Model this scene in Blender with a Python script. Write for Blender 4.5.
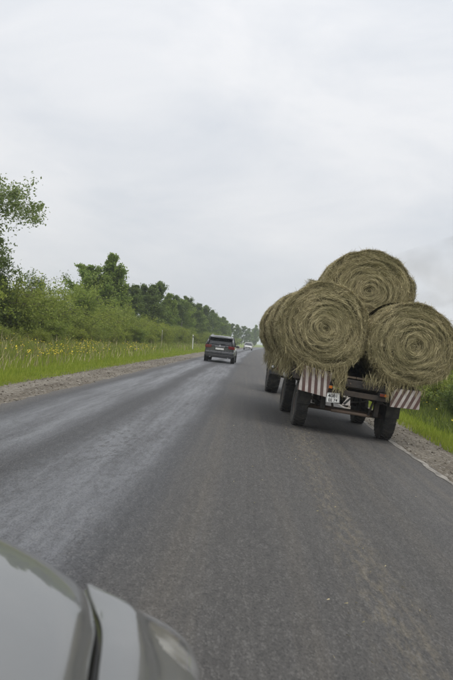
import bpy, math, random
import numpy as np
from mathutils import Vector, Matrix, Euler, Quaternion

for o in list(bpy.data.objects):
    bpy.data.objects.remove(o, do_unlink=True)
SC = bpy.context.scene
COL = SC.collection
PI = math.pi
R = math.radians

# ------------------------------------------------------------------ camera, sky, sun, exposure
CAM_H = 1.42
cam = bpy.data.cameras.new('camera')
camo = bpy.data.objects.new('camera', cam); COL.objects.link(camo)
SC.camera = camo
cam.sensor_fit = 'VERTICAL'; cam.sensor_height = 36.0; cam.sensor_width = 24.0
cam.lens = 35.0
cam.clip_start = 0.05; cam.clip_end = 6000
camo.location = (0, 0, CAM_H)
camo.rotation_mode = 'QUATERNION'
# look along +Y, 2.05 deg to the left, camera rolled 7 deg (the picture leans clockwise)
camo.rotation_quaternion = (Quaternion((0, 0, 1), R(2.05)) @ Quaternion((1, 0, 0), R(90.0)) @ Quaternion((0, 0, 1), R(7.0)))
cam.dof.use_dof = True; cam.dof.focus_distance = 14.0; cam.dof.aperture_fstop = 4.5

SUN_EL, SUN_AZ = R(64), R(140)          # azimuth from +Y towards +X
w = bpy.data.worlds.new('World'); SC.world = w; w.use_nodes = True
nt = w.node_tree; nt.nodes.clear()
def WN(t, **k):
    n = nt.nodes.new(t)
    for a, b in k.items(): setattr(n, a, b)
    return n
out = WN('ShaderNodeOutputWorld'); bg = WN('ShaderNodeBackground'); bg.inputs[1].default_value = 0.1
sky = WN('ShaderNodeTexSky', sky_type='NISHITA'); sky.sun_disc = False
sky.sun_elevation = SUN_EL; sky.sun_rotation = SUN_AZ; sky.air_density = 1.4; sky.dust_density = 3.0
tc = WN('ShaderNodeTexCoord'); mp = WN('ShaderNodeMapping')
mp.inputs['Scale'].default_value = (1.0, 1.0, 2.6); mp.inputs['Rotation'].default_value = (0.06, 0.10, 0.9)
nz = WN('ShaderNodeTexNoise'); nz.inputs['Scale'].default_value = 2.6; nz.inputs['Detail'].default_value = 7; nz.inputs['Roughness'].default_value = 0.56
nz.inputs['Distortion'].default_value = 0.4
rp = WN('ShaderNodeValToRGB')
rp.color_ramp.elements[0].position = 0.36; rp.color_ramp.elements[0].color = (0.815, 0.85, 0.905, 1)
rp.color_ramp.elements[1].position = 0.62; rp.color_ramp.elements[1].color = (0.98, 0.99, 1.015, 1)
sc10 = WN('ShaderNodeVectorMath', operation='SCALE')
sep = WN('ShaderNodeSeparateXYZ'); nt.links.new(tc.outputs['Generated'], sep.inputs[0])
mxz = WN('ShaderNodeMath', operation='MAXIMUM'); nt.links.new(sep.outputs[2], mxz.inputs[0]); mxz.inputs[1].default_value = 0.0
mad = WN('ShaderNodeMath', operation='MULTIPLY_ADD'); nt.links.new(mxz.outputs[0], mad.inputs[0]); mad.inputs[1].default_value = 3.6; mad.inputs[2].default_value = 7.2
nt.links.new(mad.outputs[0], sc10.inputs['Scale'])      # an overcast sky brightens towards the zenith
mx = WN('ShaderNodeMix', data_type='RGBA'); mx.inputs[0].default_value = 0.94
L = nt.links.new
L(tc.outputs['Generated'], mp.inputs[0]); L(mp.outputs[0], nz.inputs['Vector']); L(nz.outputs['Fac'], rp.inputs[0])
L(rp.outputs[0], sc10.inputs[0]); L(sky.outputs[0], mx.inputs[6]); L(sc10.outputs[0], mx.inputs[7])
L(mx.outputs[2], bg.inputs[0]); L(bg.outputs[0], out.inputs[0])

sl = bpy.data.lights.new('sun', 'SUN'); sl.energy = 1.5; sl.angle = R(40); sl.color = (1.0, 0.96, 0.9)
so = bpy.data.objects.new('sun', sl); COL.objects.link(so)
sd = Vector((math.sin(SUN_AZ) * math.cos(SUN_EL), math.cos(SUN_AZ) * math.cos(SUN_EL), math.sin(SUN_EL)))
so.rotation_mode = 'QUATERNION'; so.rotation_quaternion = sd.to_track_quat('Z', 'Y'); so.location = sd * 60

SC.view_settings.view_transform = 'Standard'; SC.view_settings.look = 'None'
SC.view_settings.exposure = 0.15; SC.view_settings.gamma = 1.0
SC.view_settings.use_curve_mapping = False
SC.render.engine = 'CYCLES'
SC.cycles.max_bounces = 8; SC.cycles.transparent_max_bounces = 8; SC.cycles.volume_bounces = 1

# ------------------------------------------------------------------ material helper
class Mat:
    def __init__(s, name):
        s.m = bpy.data.materials.new(name); s.m.use_nodes = True
        s.t = s.m.node_tree; s.b = s.t.nodes['Principled BSDF']; s.o = s.t.nodes['Material Output']
    def n(s, t, **k):
        n = s.t.nodes.new(t)
        for a, b in k.items(): setattr(n, a, b)
        return n
    def l(s, a, b): s.t.links.new(a, b)
    def noise(s, vec, scale, detail=4, rough=0.55, dist=0.0):
        n = s.n('ShaderNodeTexNoise'); n.inputs['Scale'].default_value = scale
        n.inputs['Detail'].default_value = detail; n.inputs['Roughness'].default_value = rough; n.inputs['Distortion'].default_value = dist
        if vec is not None: s.l(vec, n.inputs['Vector'])
        return n.outputs['Fac']
    def ramp(s, fac, *stops):
        n = s.n('ShaderNodeValToRGB'); e = n.color_ramp.elements
        while len(e) < len(stops): e.new(0.5)
        for i, (p, c) in enumerate(stops):
            e[i].position = p
            e[i].color = (c, c, c, 1) if isinstance(c, (int, float)) else tuple(c) + (1,)
        s.l(fac, n.inputs[0]); return n.outputs[0]
    def mix(s, f, a, b, blend='MIX'):
        n = s.n('ShaderNodeMix', data_type='RGBA', blend_type=blend)
        for i, v in ((0, f), (6, a), (7, b)):
            if hasattr(v, 'links'): s.l(v, n.inputs[i])
            elif i == 0: n.inputs[0].default_value = v
            else: n.inputs[i].default_value = (v, v, v, 1) if isinstance(v, (int, float)) else tuple(v) + (1,)
        return n.outputs[2]
    def math(s, op, a, b=0.0, clamp=False):
        n = s.n('ShaderNodeMath', operation=op); n.use_clamp = clamp
        for i, v in ((0, a), (1, b)):
            if hasattr(v, 'links'): s.l(v, n.inputs[i])
            else: n.inputs[i].default_value = v
        return n.outputs[0]
    def bump(s, h, strength=0.3, dist=0.01):
        n = s.n('ShaderNodeBump'); n.inputs['Strength'].default_value = strength; n.inputs['Distance'].default_value = dist
        s.l(h, n.inputs['Height']); s.l(n.outputs[0], s.b.inputs['Normal'])
    def scale(s, vec, xyz):
        n = s.n('ShaderNodeMapping'); n.inputs['Scale'].default_value = xyz; s.l(vec, n.inputs[0]); return n.outputs[0]
    def set(s, **k):
        for a, v in k.items():
            i = s.b.inputs[a.replace('_', ' ')]
            if hasattr(v, 'links'): s.l(v, i)
            elif isinstance(v, tuple) and len(v) == 3: i.default_value = v + (1,)
            else: i.default_value = v
        return s
    def pos(s): return s.n('ShaderNodeNewGeometry').outputs['Position']
    def obj(s): return s.n('ShaderNodeTexCoord').outputs['Object']
    def island(s): return s.n('ShaderNodeNewGeometry').outputs['Random Per Island']

M = {}
def simple(name, col, rough=0.6, metal=0.0, var=0.15, scale=6.0, bump=0.0, dirt=None, coat=0.0):
    m = Mat(name); p = m.obj()
    f = m.noise(p, scale, 5, 0.6)
    c = m.mix(m.ramp(f, (0.3, 0.0), (0.7, 1.0)), tuple(x * (1 - var) for x in col), tuple(min(1, x * (1 + var)) for x in col))
    if dirt:
        g = m.ramp(m.noise(p, scale * 0.6, 6, 0.7), (0.42, 0.0), (0.62, 1.0))
        c = m.mix(m.math('MULTIPLY', g, dirt[0]), c, dirt[1])
    m.set(Base_Color=c, Roughness=m.math('ADD', m.math('MULTIPLY', m.math('SUBTRACT', f, 0.5), 0.25), rough), Metallic=metal)
    if coat: m.set(Coat_Weight=coat, Coat_Roughness=0.03)
    if bump: m.bump(m.noise(p, scale * 6, 4, 0.6), bump, 0.01)
    M[name] = m.m
    return m

simple('rubber', (0.022, 0.021, 0.02), 0.8, bump=0.2, scale=9, dirt=(0.55, (0.085, 0.075, 0.06)))
simple('rim_dirty', (0.12, 0.08, 0.06), 0.6, scale=7, dirt=(0.6, (0.06, 0.05, 0.04)))
simple('chassis', (0.028, 0.024, 0.021), 0.75, scale=7, bump=0.3, dirt=(0.6, (0.085, 0.06, 0.042)))
simple('rust_pipe', (0.13, 0.09, 0.065), 0.75, scale=8, bump=0.2, dirt=(0.5, (0.06, 0.05, 0.04)))
simple('deck_wood', (0.16, 0.12, 0.085), 0.85, scale=4, bump=0.4, dirt=(0.5, (0.08, 0.065, 0.05)))
simple('sign_white', (0.52, 0.48, 0.45), 0.6, scale=5, dirt=(0.6, (0.27, 0.22, 0.19)))
simple('sign_black', (0.02, 0.02, 0.02), 0.5)
simple('number_white', (0.75, 0.75, 0.73), 0.4, scale=9, dirt=(0.3, (0.45, 0.42, 0.38)))
simple('red_lens', (0.14, 0.014, 0.014), 0.12, scale=4, coat=0.6)
simple('amber_lens', (0.5, 0.13, 0.01), 0.15, coat=0.6)
simple('white_lens', (0.75, 0.75, 0.73), 0.12, coat=0.6)
simple('suv_paint', (0.08, 0.082, 0.088), 0.28, metal=0.45, var=0.06, coat=1.0, dirt=(0.15, (0.07, 0.065, 0.06)))
simple('black_plastic', (0.022, 0.022, 0.023), 0.55, dirt=(0.3, (0.06, 0.055, 0.05)))
simple('glass_dark', (0.012, 0.014, 0.016), 0.06, var=0.05, coat=0.5)
simple('alloy', (0.45, 0.45, 0.46), 0.35, metal=0.9)
simple('white_paint', (0.50, 0.50, 0.49), 0.3, var=0.05, coat=0.8, dirt=(0.2, (0.45, 0.42, 0.38)))
simple('tractor_blue', (0.03, 0.032, 0.036), 0.45, dirt=(0.5, (0.1, 0.085, 0.07)))
simple('post_white', (0.68, 0.68, 0.64), 0.6, scale=10, dirt=(0.4, (0.4, 0.38, 0.33)))
simple('stake_grey', (0.42, 0.40, 0.30), 0.8)
simple('bark', (0.10, 0.08, 0.06), 0.9, scale=5, bump=0.6, dirt=(0.4, (0.05, 0.04, 0.03)))
simple('bark_pale', (0.33, 0.31, 0.28), 0.85, scale=4, bump=0.4, dirt=(0.6, (0.07, 0.06, 0.05)))

# silver paint of the own car
m = Mat('silver_paint'); p = m.obj()
fl = m.noise(p, 900, 2, 0.5)
m.set(Base_Color=m.mix(fl, (0.12, 0.124, 0.122), (0.18, 0.184, 0.18)), Metallic=0.6,
      Roughness=m.math('ADD', m.math('MULTIPLY', m.noise(p, 14, 5, 0.65), 0.08), 0.32), Coat_Weight=0.85, Coat_Roughness=0.03)
m.bump(m.noise(p, 5, 2, 0.4), 0.02, 0.01); M['silver_paint'] = m.m
# headlamp glass
m = Mat('headlamp_glass')
m.set(Base_Color=(0.9, 0.92, 0.92), Roughness=0.04, Transmission_Weight=0.85, IOR=1.45); M['headlamp_glass'] = m.m
simple('reflector', (0.7, 0.7, 0.72), 0.2, metal=0.9)

# leaves
def leafmat(name, c1, c2, c3, trans=0.3):
    m = Mat(name)
    r = m.island()
    big = m.noise(m.pos(), 1.6 if 'blade' in name else 0.55, 4, 0.65)
    c = m.ramp(r, (0.0, c1), (0.55, c2), (1.0, c3))
    c = m.mix(m.ramp(big, (0.35, 0.0), (0.68, 0.55)), c, tuple(min(1, v * k) for v, k in zip(c3, (1.15, 1.1, 0.9))))
    m.set(Base_Color=c, Roughness=0.6, Specular_IOR_Level=0.2)
    tr = m.n('ShaderNodeBsdfTranslucent'); m.l(m.mix(0.35, c, (0.10, 0.16, 0.02)), tr.inputs[0])
    ms = m.n('ShaderNodeMixShader'); ms.inputs[0].default_value = trans
    m.l(m.b.outputs[0], ms.inputs[1]); m.l(tr.outputs[0], ms.inputs[2]); m.l(ms.outputs[0], m.o.inputs[0])
    M[name] = m.m
leafmat('leaf_tree', (0.132, 0.205, 0.047), (0.205, 0.291, 0.066), (0.305, 0.377, 0.099), 0.42)
leafmat('leaf_dark', (0.081, 0.125, 0.040), (0.123, 0.177, 0.053), (0.185, 0.235, 0.073), 0.42)
leafmat('leaf_grey', (0.114, 0.162, 0.058), (0.174, 0.228, 0.079), (0.264, 0.318, 0.132), 0.42)
leafmat('leaf_shrub', (0.152, 0.213, 0.044), (0.226, 0.299, 0.059), (0.329, 0.384, 0.091), 0.45)
leafmat('leaf_yellow', (0.179, 0.235, 0.038), (0.252, 0.308, 0.054), (0.347, 0.381, 0.078), 0.45)
leafmat('grass_blade', (0.18, 0.26, 0.028), (0.27, 0.36, 0.042), (0.40, 0.44, 0.085), 0.5)
leafmat('herb_blade', (0.155, 0.215, 0.042), (0.235, 0.30, 0.058), (0.37, 0.40, 0.115), 0.45)
leafmat('leaf_light', (0.16, 0.215, 0.045), (0.23, 0.29, 0.06), (0.33, 0.37, 0.09), 0.45)
leafmat('herb_dark', (0.075, 0.105, 0.03), (0.115, 0.155, 0.038), (0.19, 0.22, 0.07), 0.4)
simple('petal', (0.80, 0.62, 0.03), 0.6, var=0.2)
simple('petal_pale', (0.7, 0.68, 0.55), 0.6, var=0.2)

# hay
def haymat(name, dark, mid, light):
    m = Mat(name)
    r = m.island(); big = m.noise(m.pos(), 2.2, 4, 0.6)
    c = m.ramp(r, (0.0, dark), (0.45, mid), (0.85, light), (1.0, tuple(min(1, v * 1.35) for v in light)))
    c = m.mix(m.ramp(big, (0.36, 0.5), (0.66, 0.0)), c, tuple(v * k for v, k in zip(mid, (0.62, 0.66, 0.52))))
    m.set(Base_Color=c, Roughness=0.65)
    M[name] = m.m
haymat('hay_straw', (0.15, 0.126, 0.06), (0.31, 0.264, 0.133), (0.60, 0.515, 0.30))
m = Mat('hay_body'); p = m.obj()
f = m.noise(m.scale(p, (9, 3, 9)), 6, 6, 0.7)
m.set(Base_Color=m.ramp(f, (0.3, (0.06, 0.05, 0.024)), (0.6, (0.16, 0.135, 0.066)), (0.8, (0.27, 0.225, 0.12))), Roughness=0.9)
m.bump(f, 0.9, 0.03); M['hay_body'] = m.m

# asphalt
CURVE = 10200.0
def cx(y): return (y * y / CURVE) if y > 0 else 0.0
XC, XL, XR = -0.45, -3.80, 2.98
m = Mat('asphalt'); p = m.pos()
sx = m.n('ShaderNodeSeparateXYZ'); m.l(p, sx.inputs[0])
xr = m.math('SUBTRACT', sx.outputs[0], m.math('DIVIDE', m.math('MULTIPLY', sx.outputs[1], sx.outputs[1]), CURVE))
wob = m.math('MULTIPLY', m.math('SUBTRACT', m.noise(m.scale(p, (0.8, 0.12, 1)), 1.0, 4, 0.6), 0.5), 0.7)
xw = m.math('ADD', xr, wob)
def band(c, half, soft):
    d = m.math('ABSOLUTE', m.math('SUBTRACT', xw, c))
    n = m.n('ShaderNodeMapRange'); n.interpolation_type = 'SMOOTHSTEP'
    m.l(d, n.inputs[0]); n.inputs[1].default_value = half; n.inputs[2].default_value = half + soft; n.inputs[3].default_value = 1; n.inputs[4].default_value = 0
    return n.outputs[0]
patch = m.noise(m.scale(p, (2.2, 0.13, 1)), 1.5, 8, 0.72)
patchr = m.ramp(patch, (0.34, 0.0), (0.62, 1.0))
lightb = m.math('MAXIMUM', band(-1.35, 0.28, 0.4), band(-2.85, 0.3, 0.4))
lightb = m.math('MULTIPLY', lightb, m.math('ADD', m.math('MULTIPLY', patchr, 0.7), 0.3))
left = m.n('ShaderNodeMapRange'); left.interpolation_type = 'SMOOTHSTEP'; m.l(xw, left.inputs[0])
left.inputs[1].default_value = -0.75; left.inputs[2].default_value = -0.40; left.inputs[3].default_value = 1; left.inputs[4].default_value = 0
leftv = left.outputs[0]
base = m.mix(leftv, (0.061, 0.0575, 0.053), (0.052, 0.0525, 0.055))
base = m.mix(m.math('MULTIPLY', lightb, 0.85), base, (0.148, 0.153, 0.165))  # pale worn wheel tracks, with some sky sheen put into the colour
# smoother, lighter wear of the wheel paths of the right lane and a brown dusty trail
base = m.mix(m.math('MULTIPLY', band(2.3, 0.25, 0.5), 0.35), base, (0.105, 0.10, 0.095))
dust = m.math('MULTIPLY', band(1.0, 0.04, 0.30), m.ramp(m.noise(m.scale(p, (9, 2.0, 1)), 2.0, 7, 0.8), (0.46, 0.0), (0.66, 1.0)))
base = m.mix(m.math('MULTIPLY', dust, 0.7), base, (0.16, 0.135, 0.092))
streak = m.noise(m.scale(p, (9.0, 0.12, 1)), 1.0, 7, 0.72)
base = m.mix(1.0, base, m.ramp(streak, (0.34, 0.82), (0.62, 1.06)), 'MULTIPLY')
tan = m.ramp(m.noise(m.scale(p, (3.2, 0.06, 1)), 1.0, 4, 0.6), (0.5, 0.0), (0.72, 0.36))
base = m.mix(m.math('MULTIPLY', tan, m.math('SUBTRACT', 1.0, leftv)), base, (0.125, 0.106, 0.08))
# big stains
base = m.mix(m.ramp(m.noise(m.scale(p, (1, 0.3, 1)), 0.9, 6, 0.7), (0.5, 0.0), (0.72, 0.5)), base, (0.045, 0.044, 0.044))
coarse = m.ramp(m.noise(m.scale(p, (1, 0.45, 1)), 11, 7, 0.82), (0.50, 0.0), (0.57, 1.0))
rav = m.math('MULTIPLY', coarse, m.math('MULTIPLY', m.math('ADD', band(-1.4, 0.45, 0.4), m.math('MULTIPLY', band(-2.8, 0.3, 0.5), 0.5)), m.ramp(m.noise(m.scale(p, (1, 0.35, 1)), 0.8, 4, 0.6), (0.40, 0.25), (0.6, 1.0))))
base = m.mix(rav, base, (0.042, 0.041, 0.042))
edge_d = m.math('MAXIMUM', m.math('SUBTRACT', XL + 0.35, xw), m.math('SUBTRACT', xw, XR - 0.2))
em = m.n('ShaderNodeMapRange'); m.l(edge_d, em.inputs[0]); em.inputs[1].default_value = 0; em.inputs[2].default_value = 0.5; em.inputs[3].default_value = 0; em.inputs[4].default_value = 0.6
base = m.mix(em.outputs[0], base, (0.15, 0.13, 0.105))
vo = m.n('ShaderNodeTexVoronoi'); vo.inputs['Scale'].default_value = 95; m.l(m.scale(p, (1, 0.55, 1)), vo.inputs['Vector'])
agg = m.n('ShaderNodeSeparateColor'); m.l(vo.outputs['Color'], agg.inputs[0])
fine = m.noise(m.scale(p, (1, 0.35, 1)), 110, 3, 0.6)
sp = m.math('ADD', m.math('MULTIPLY', agg.outputs[0], 0.55), m.math('MULTIPLY', fine, 0.9))
mot = m.noise(m.scale(p, (1, 0.2, 1)), 24, 5, 0.75)
sp = m.math('ADD', sp, m.math('MULTIPLY', m.math('SUBTRACT', mot, 0.5), 1.3))
base = m.mix(1.0, base, m.ramp(sp, (0.25, 0.46), (0.75, 1.0), (1.1, 1.08)), 'MULTIPLY')
base = m.mix(m.ramp(sp, (0.95, 0.0), (1.35, 0.25)), base, (0.17, 0.165, 0.155))
rough = m.math('SUBTRACT', 0.72, m.math('MULTIPLY', lightb, 0.30))
m.set(Base_Color=base, Roughness=m.math('ADD', rough, m.math('MULTIPLY', m.math('SUBTRACT', mot, 0.5), 0.25)))
m.bump(m.math('ADD', vo.outputs['Distance'], m.math('MULTIPLY', fine, 0.6)), 0.55, 0.008)
M['asphalt'] = m.m

m = Mat('gravel'); p = m.pos()
v1 = m.n('ShaderNodeTexVoronoi'); v1.inputs['Scale'].default_value = 26; m.l(p, v1.inputs['Vector'])
s1 = m.n('ShaderNodeSeparateColor'); m.l(v1.outputs['Color'], s1.inputs[0])
b1 = m.noise(m.scale(p, (1.5, 0.3, 1)), 1.2, 5, 0.65)
c = m.mix(m.ramp(b1, (0.42, 0.0), (0.58, 1.0)), (0.128, 0.107, 0.078), (0.215, 0.19, 0.15))
c = m.mix(1.0, c, m.ramp(s1.outputs[0], (0.0, 0.55), (0.7, 1.0), (1.0, 1.0)), 'MULTIPLY')
c = m.mix(m.ramp(s1.outputs[1], (0.82, 0.0), (0.98, 0.6)), c, (0.40, 0.38, 0.34))
m.set(Base_Color=c, Roughness=0.95)
m.bump(m.math('ADD', v1.outputs['Distance'], m.noise(p, 60, 4, 0.7)), 0.8, 0.02); M['gravel'] = m.m
m = Mat('stone'); m.set(Base_Color=m.ramp(m.island(), (0.0, (0.095, 0.08, 0.06)), (0.7, (0.19, 0.166, 0.13)), (1.0, (0.34, 0.315, 0.27))), Roughness=0.9); M['stone'] = m.m
m = Mat('soil_grass'); p = m.pos()
f = m.noise(p, 1.3, 6, 0.7)
m.set(Base_Color=m.ramp(f, (0.3, (0.11, 0.14, 0.026)), (0.55, (0.17, 0.22, 0.038)), (0.8, (0.25, 0.26, 0.075))), Roughness=0.95)
m.bump(m.noise(p, 14, 5, 0.7), 0.9, 0.05); M['soil_grass'] = m.m
m = Mat('edge_paint'); p = m.pos()
f = m.noise(m.scale(p, (3, 0.8, 1)), 3, 6, 0.75)
m.set(Base_Color=m.ramp(f, (0.36, (0.085, 0.08, 0.07)), (0.56, (0.27, 0.25, 0.22))), Roughness=0.85)
m.bump(m.noise(p, 50, 4, 0.7), 0.5, 0.01); M['edge_paint'] = m.m

# ------------------------------------------------------------------ mesh helpers
class MB:
    def __init__(s): s.v = []; s.f = []; s.sm = []; s.mi = []; s.cur = 0
    def add(s, vs, fs, smooth=False):
        b = len(s.v); s.v += [tuple(x) for x in vs]
        s.f += [tuple(b + i for i in f) for f in fs]; s.sm += [smooth] * len(fs); s.mi += [s.cur] * len(fs)
        return s
    def box(s, x0, x1, y0, y1, z0, z1, mat=None):
        vs = [Vector((x, y, z)) for z in (z0, z1) for y in (y0, y1) for x in (x0, x1)]
        if mat is not None: vs = [mat @ q for q in vs]
        return s.add(vs, [(0, 2, 3, 1), (4, 5, 7, 6), (0, 1, 5, 4), (2, 6, 7, 3), (0, 4, 6, 2), (1, 3, 7, 5)])
    def tube(s, pts, rads, n=8, cap=True):
        pts = [Vector(q) for q in pts]
        if isinstance(rads, (int, float)): rads = [rads] * len(pts)
        rings = []; ref = Vector((0.13, 0.37, 0.92))
        for i, q in enumerate(pts):
            d = (pts[min(i + 1, len(pts) - 1)] - pts[max(i - 1, 0)]).normalized()
            a = d.cross(ref)
            if a.length < 0.05: a = d.cross(Vector((1, 0, 0)))
            a.normalize(); b = d.cross(a)
            rings.append([q + (a * math.cos(2 * PI * k / n) + b * math.sin(2 * PI * k / n)) * rads[i] for k in range(n)])
        return s.loft(rings, cap=cap)
    def loft(s, rings, closed=True, cap=True, smooth=True):
        n = len(rings[0]); vs = [q for r in rings for q in r]; fs = []
        for i in range(len(rings) - 1):
            for k in range(n if closed else n - 1):
                k2 = (k + 1) % n
                fs.append((i * n + k, i * n + k2, (i + 1) * n + k2, (i + 1) * n + k))
        s.add(vs, fs, smooth)
        if cap and closed:
            b = len(s.v) - len(vs)
            s.f.append(tuple(b + k for k in reversed(range(n)))); s.f.append(tuple(b + (len(rings) - 1) * n + k for k in range(n)))
            s.sm += [False, False]; s.mi += [s.cur, s.cur]
        return s
    def lathe_x(s, prof, n=32, x0=0.0, cy=0.0, cz=0.0):       # profile (x, r) about the X axis
        rings = [[Vector((x0 + x, cy + r * math.cos(2 * PI * k / n), cz + r * math.sin(2 * PI * k / n))) for k in range(n)] for x, r in prof]
        return s.loft(rings, cap=True)
    def prism(s, poly, y0, y1):                                 # polygon in XZ, extruded along Y
        n = len(poly)
        vs = [(x, y0, z) for x, z in poly] + [(x, y1, z) for x, z in poly]
        return s.add(vs, [tuple(range(n)), tuple(reversed(range(n, 2 * n)))] + [(k, n + k, n + (k + 1) % n, (k + 1) % n) for k in range(n)])
    def build(s, name, mat, parent=None, bevel=0.0, subd=0):
        me = bpy.data.meshes.new(name); me.from_pydata(s.v, [], s.f); me.validate()
        if len(me.polygons) == len(s.sm): me.polygons.foreach_set('use_smooth', s.sm)
        return link(name, me, mat, parent, bevel, subd)
def fix_normals(me):
    import bmesh
    bm = bmesh.new(); bm.from_mesh(me); bmesh.ops.recalc_face_normals(bm, faces=bm.faces); bm.to_mesh(me); bm.free()
def link(name, me, mat, parent=None, bevel=0.0, subd=0):
    o = bpy.data.objects.new(name, me); COL.objects.link(o)
    if mat is not None: me.materials.append(M[mat] if isinstance(mat, str) else mat)
    if len(me.polygons) < 20000: fix_normals(me)
    if parent is not None: o.parent = parent
    if bevel:
        b = o.modifiers.new('bevel', 'BEVEL'); b.width = bevel; b.segments = 2; b.limit_method = 'ANGLE'
    if subd:
        d = o.modifiers.new('subd', 'SUBSURF'); d.levels = subd; d.render_levels = subd
    return o
def mesh_np(name, V, F, smooth=False):
    V = np.ascontiguousarray(V, np.float32); F = np.ascontiguousarray(F, np.int32)
    me = bpy.data.meshes.new(name); k = F.shape[1]
    me.vertices.add(len(V)); me.vertices.foreach_set('co', V.ravel())
    me.loops.add(F.size); me.loops.foreach_set('vertex_index', F.ravel())
    me.polygons.add(len(F)); me.polygons.foreach_set('loop_start', np.arange(len(F), dtype=np.int32) * k)
    me.polygons.foreach_set('loop_total', np.full(len(F), k, np.int32))
    if smooth: me.polygons.foreach_set('use_smooth', np.ones(len(F), bool))
    me.update(calc_edges=True); return me
def tag(o, label=None, cat=None, group=None, kind=None):
    if label: o['label'] = label
    if cat: o['category'] = cat
    if group: o['group'] = group
    if kind: o['kind'] = kind
    return o
def empty(name, loc=(0, 0, 0), rot=(0, 0, 0)):
    o = bpy.data.objects.new(name, None); COL.objects.link(o); o.location = loc; o.rotation_euler = rot; o.empty_display_size = 0.3
    return o
def copy_tree(o, parent=None):
    c = o.copy(); COL.objects.link(c); c.parent = parent
    for ch in list(o.children): copy_tree(ch, c)
    return c

# ------------------------------------------------------------------ ground profile
def gz(x, y=0.0):
    u = x - cx(y)
    def road(u): return -0.010 * (XC - u) if u < XC else -0.040 * (u - XC)
    if XL <= u <= XR: return road(u)
    if u < XL:
        z = road(XL); d = XL - u
        pts = [(0, 0), (1.5, -0.07), (3.0, -0.22), (5.0, -0.10), (8.0, 0.12), (14, 0.2), (30, 0.2), (2000, 0.0)]
    else:
        z = road(XR); d = u - XR
        pts = [(0, 0), (1.3, -0.06), (2.5, -0.25), (4.5, -0.25), (8.0, -0.05), (30, 0.0), (2000, 0.0)]
    for (a, za), (b, zb) in zip(pts, pts[1:]):
        if d <= b: return z + za + (zb - za) * (d - a) / (b - a)
    return z

def strip(name, us, ys, dz, mat, jit=None, seed=1):
    rnd = random.Random(seed); vs = []; fs = []; n = len(us)
    for j, y in enumerate(ys):
        for i, u in enumerate(us):
            uu = u
            if jit and jit.get(i): uu = u + jit[i] * (rnd.random() - 0.5) * 2
            vs.append((uu + cx(y), y, gz(uu + cx(y), y) + dz))
    for j in range(len(ys) - 1):
        for i in range(n - 1):
            a = j * n + i; fs.append((a, a + 1, a + n + 1, a + n))
    me = bpy.data.meshes.new(name); me.from_pydata(vs, [], fs); me.polygons.foreach_set('use_smooth', [True] * len(fs))
    return link(name, me, mat)
ysN = list(np.arange(-14, 30, 0.25)) + list(np.arange(30, 100, 1.0)) + list(np.arange(100, 420, 5.0))
ysG = [-60, -30] + list(np.arange(-14, 60, 1.0)) + list(np.arange(60, 430, 10.0))
g = strip('ground', [-1500, -400, -120, -60, -33, -24, -17.8, -14, -11.8, -10, -8.8, -7.8, -6.8, -6.0, -5.3, -4.6, -3.8, -2, XC, 1, 2.98, 3.6, 4.28, 4.9, 5.5, 6.5, 7.5, 9, 11, 15, 22, 33, 60, 150, 500, 1500],
          [-400, -150] + ysG + [600, 900, 1400, 2000], -0.03, 'soil_grass')
tag(g, 'green verge and meadow ground on both sides of the road', kind='structure')
s = strip('gravel_shoulder', [-5.55, -5.2, -4.6, -4.1, -3.6], ysN, -0.012, 'gravel', {0: 0.22, 1: 0.08}, 3)
tag(s, 'pale gravel shoulder along the left road edge', kind='structure')
s = strip('gravel_shoulder', [2.80, 3.3, 3.9, 4.25, 4.5], ysN, -0.012, 'gravel', {4: 0.2, 3: 0.06}, 4)
tag(s, 'pale gravel shoulder along the right road edge', kind='structure')
s = strip('road', [XL, XL + 0.12, -2.9, -2.0, -1.2, XC, 0.4, 1.2, 2.1, XR - 0.12, XR], ysN, 0.0, 'asphalt', {0: 0.06, 10: 0.04}, 5)
tag(s, 'worn grey two lane asphalt road', kind='structure')
s = strip('edge_line', [XR - 0.11, XR - 0.05, XR + 0.0], [y for y in ysN if y < 120], 0.005, 'edge_paint', {0: 0.025, 2: 0.03}, 6)
tag(s, 'worn pale line along the right road edge', kind='structure')

# stones on the shoulders, one mass each side
def scatter_stones(name, label, u0, u1, y0, y1, n, seed):
    r = np.random.default_rng(seed)
    base = np.array([(1, 0, 0), (-1, 0, 0), (0, 1, 0), (0, -1, 0), (0, 0, 1), (0, 0, -1)], float)
    fc = np.array([(0, 2, 4), (2, 1, 4), (1, 3, 4), (3, 0, 4), (2, 0, 5), (1, 2, 5), (3, 1, 5), (0, 3, 5)])
    V = []; F = []
    for i in range(n):
        y = y0 + (y1 - y0) * r.random() ** 1.6; u = u0 + (u1 - u0) * r.random()
        s = 0.006 + 0.028 * r.random() ** 5
        q = base * (s * r.uniform(0.6, 1.2, (6, 1))) * np.array([1, 1, 0.7])
        a = r.random() * 6.28; ca, sa = math.cos(a), math.sin(a)
        q = q @ np.array([[ca, sa, 0], [-sa, ca, 0], [0, 0, 1]])
        X = u + cx(y); V.append(q + np.array([X, y, gz(X, y) + s * 0.25 - 0.01])); F.append(fc + 6 * i)
    o = link(name, mesh_np(name, np.vstack(V), np.vstack(F)), 'stone'); tag(o, label, 'gravel', kind='stuff')
scatter_stones('gravel_stones', 'loose stones on the left gravel shoulder', -5.5, -3.85, 3, 45, 5000, 1)
scatter_stones('gravel_stones', 'loose stones on the right gravel shoulder', 3.0, 4.45, 3, 30, 3500, 2)
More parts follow.
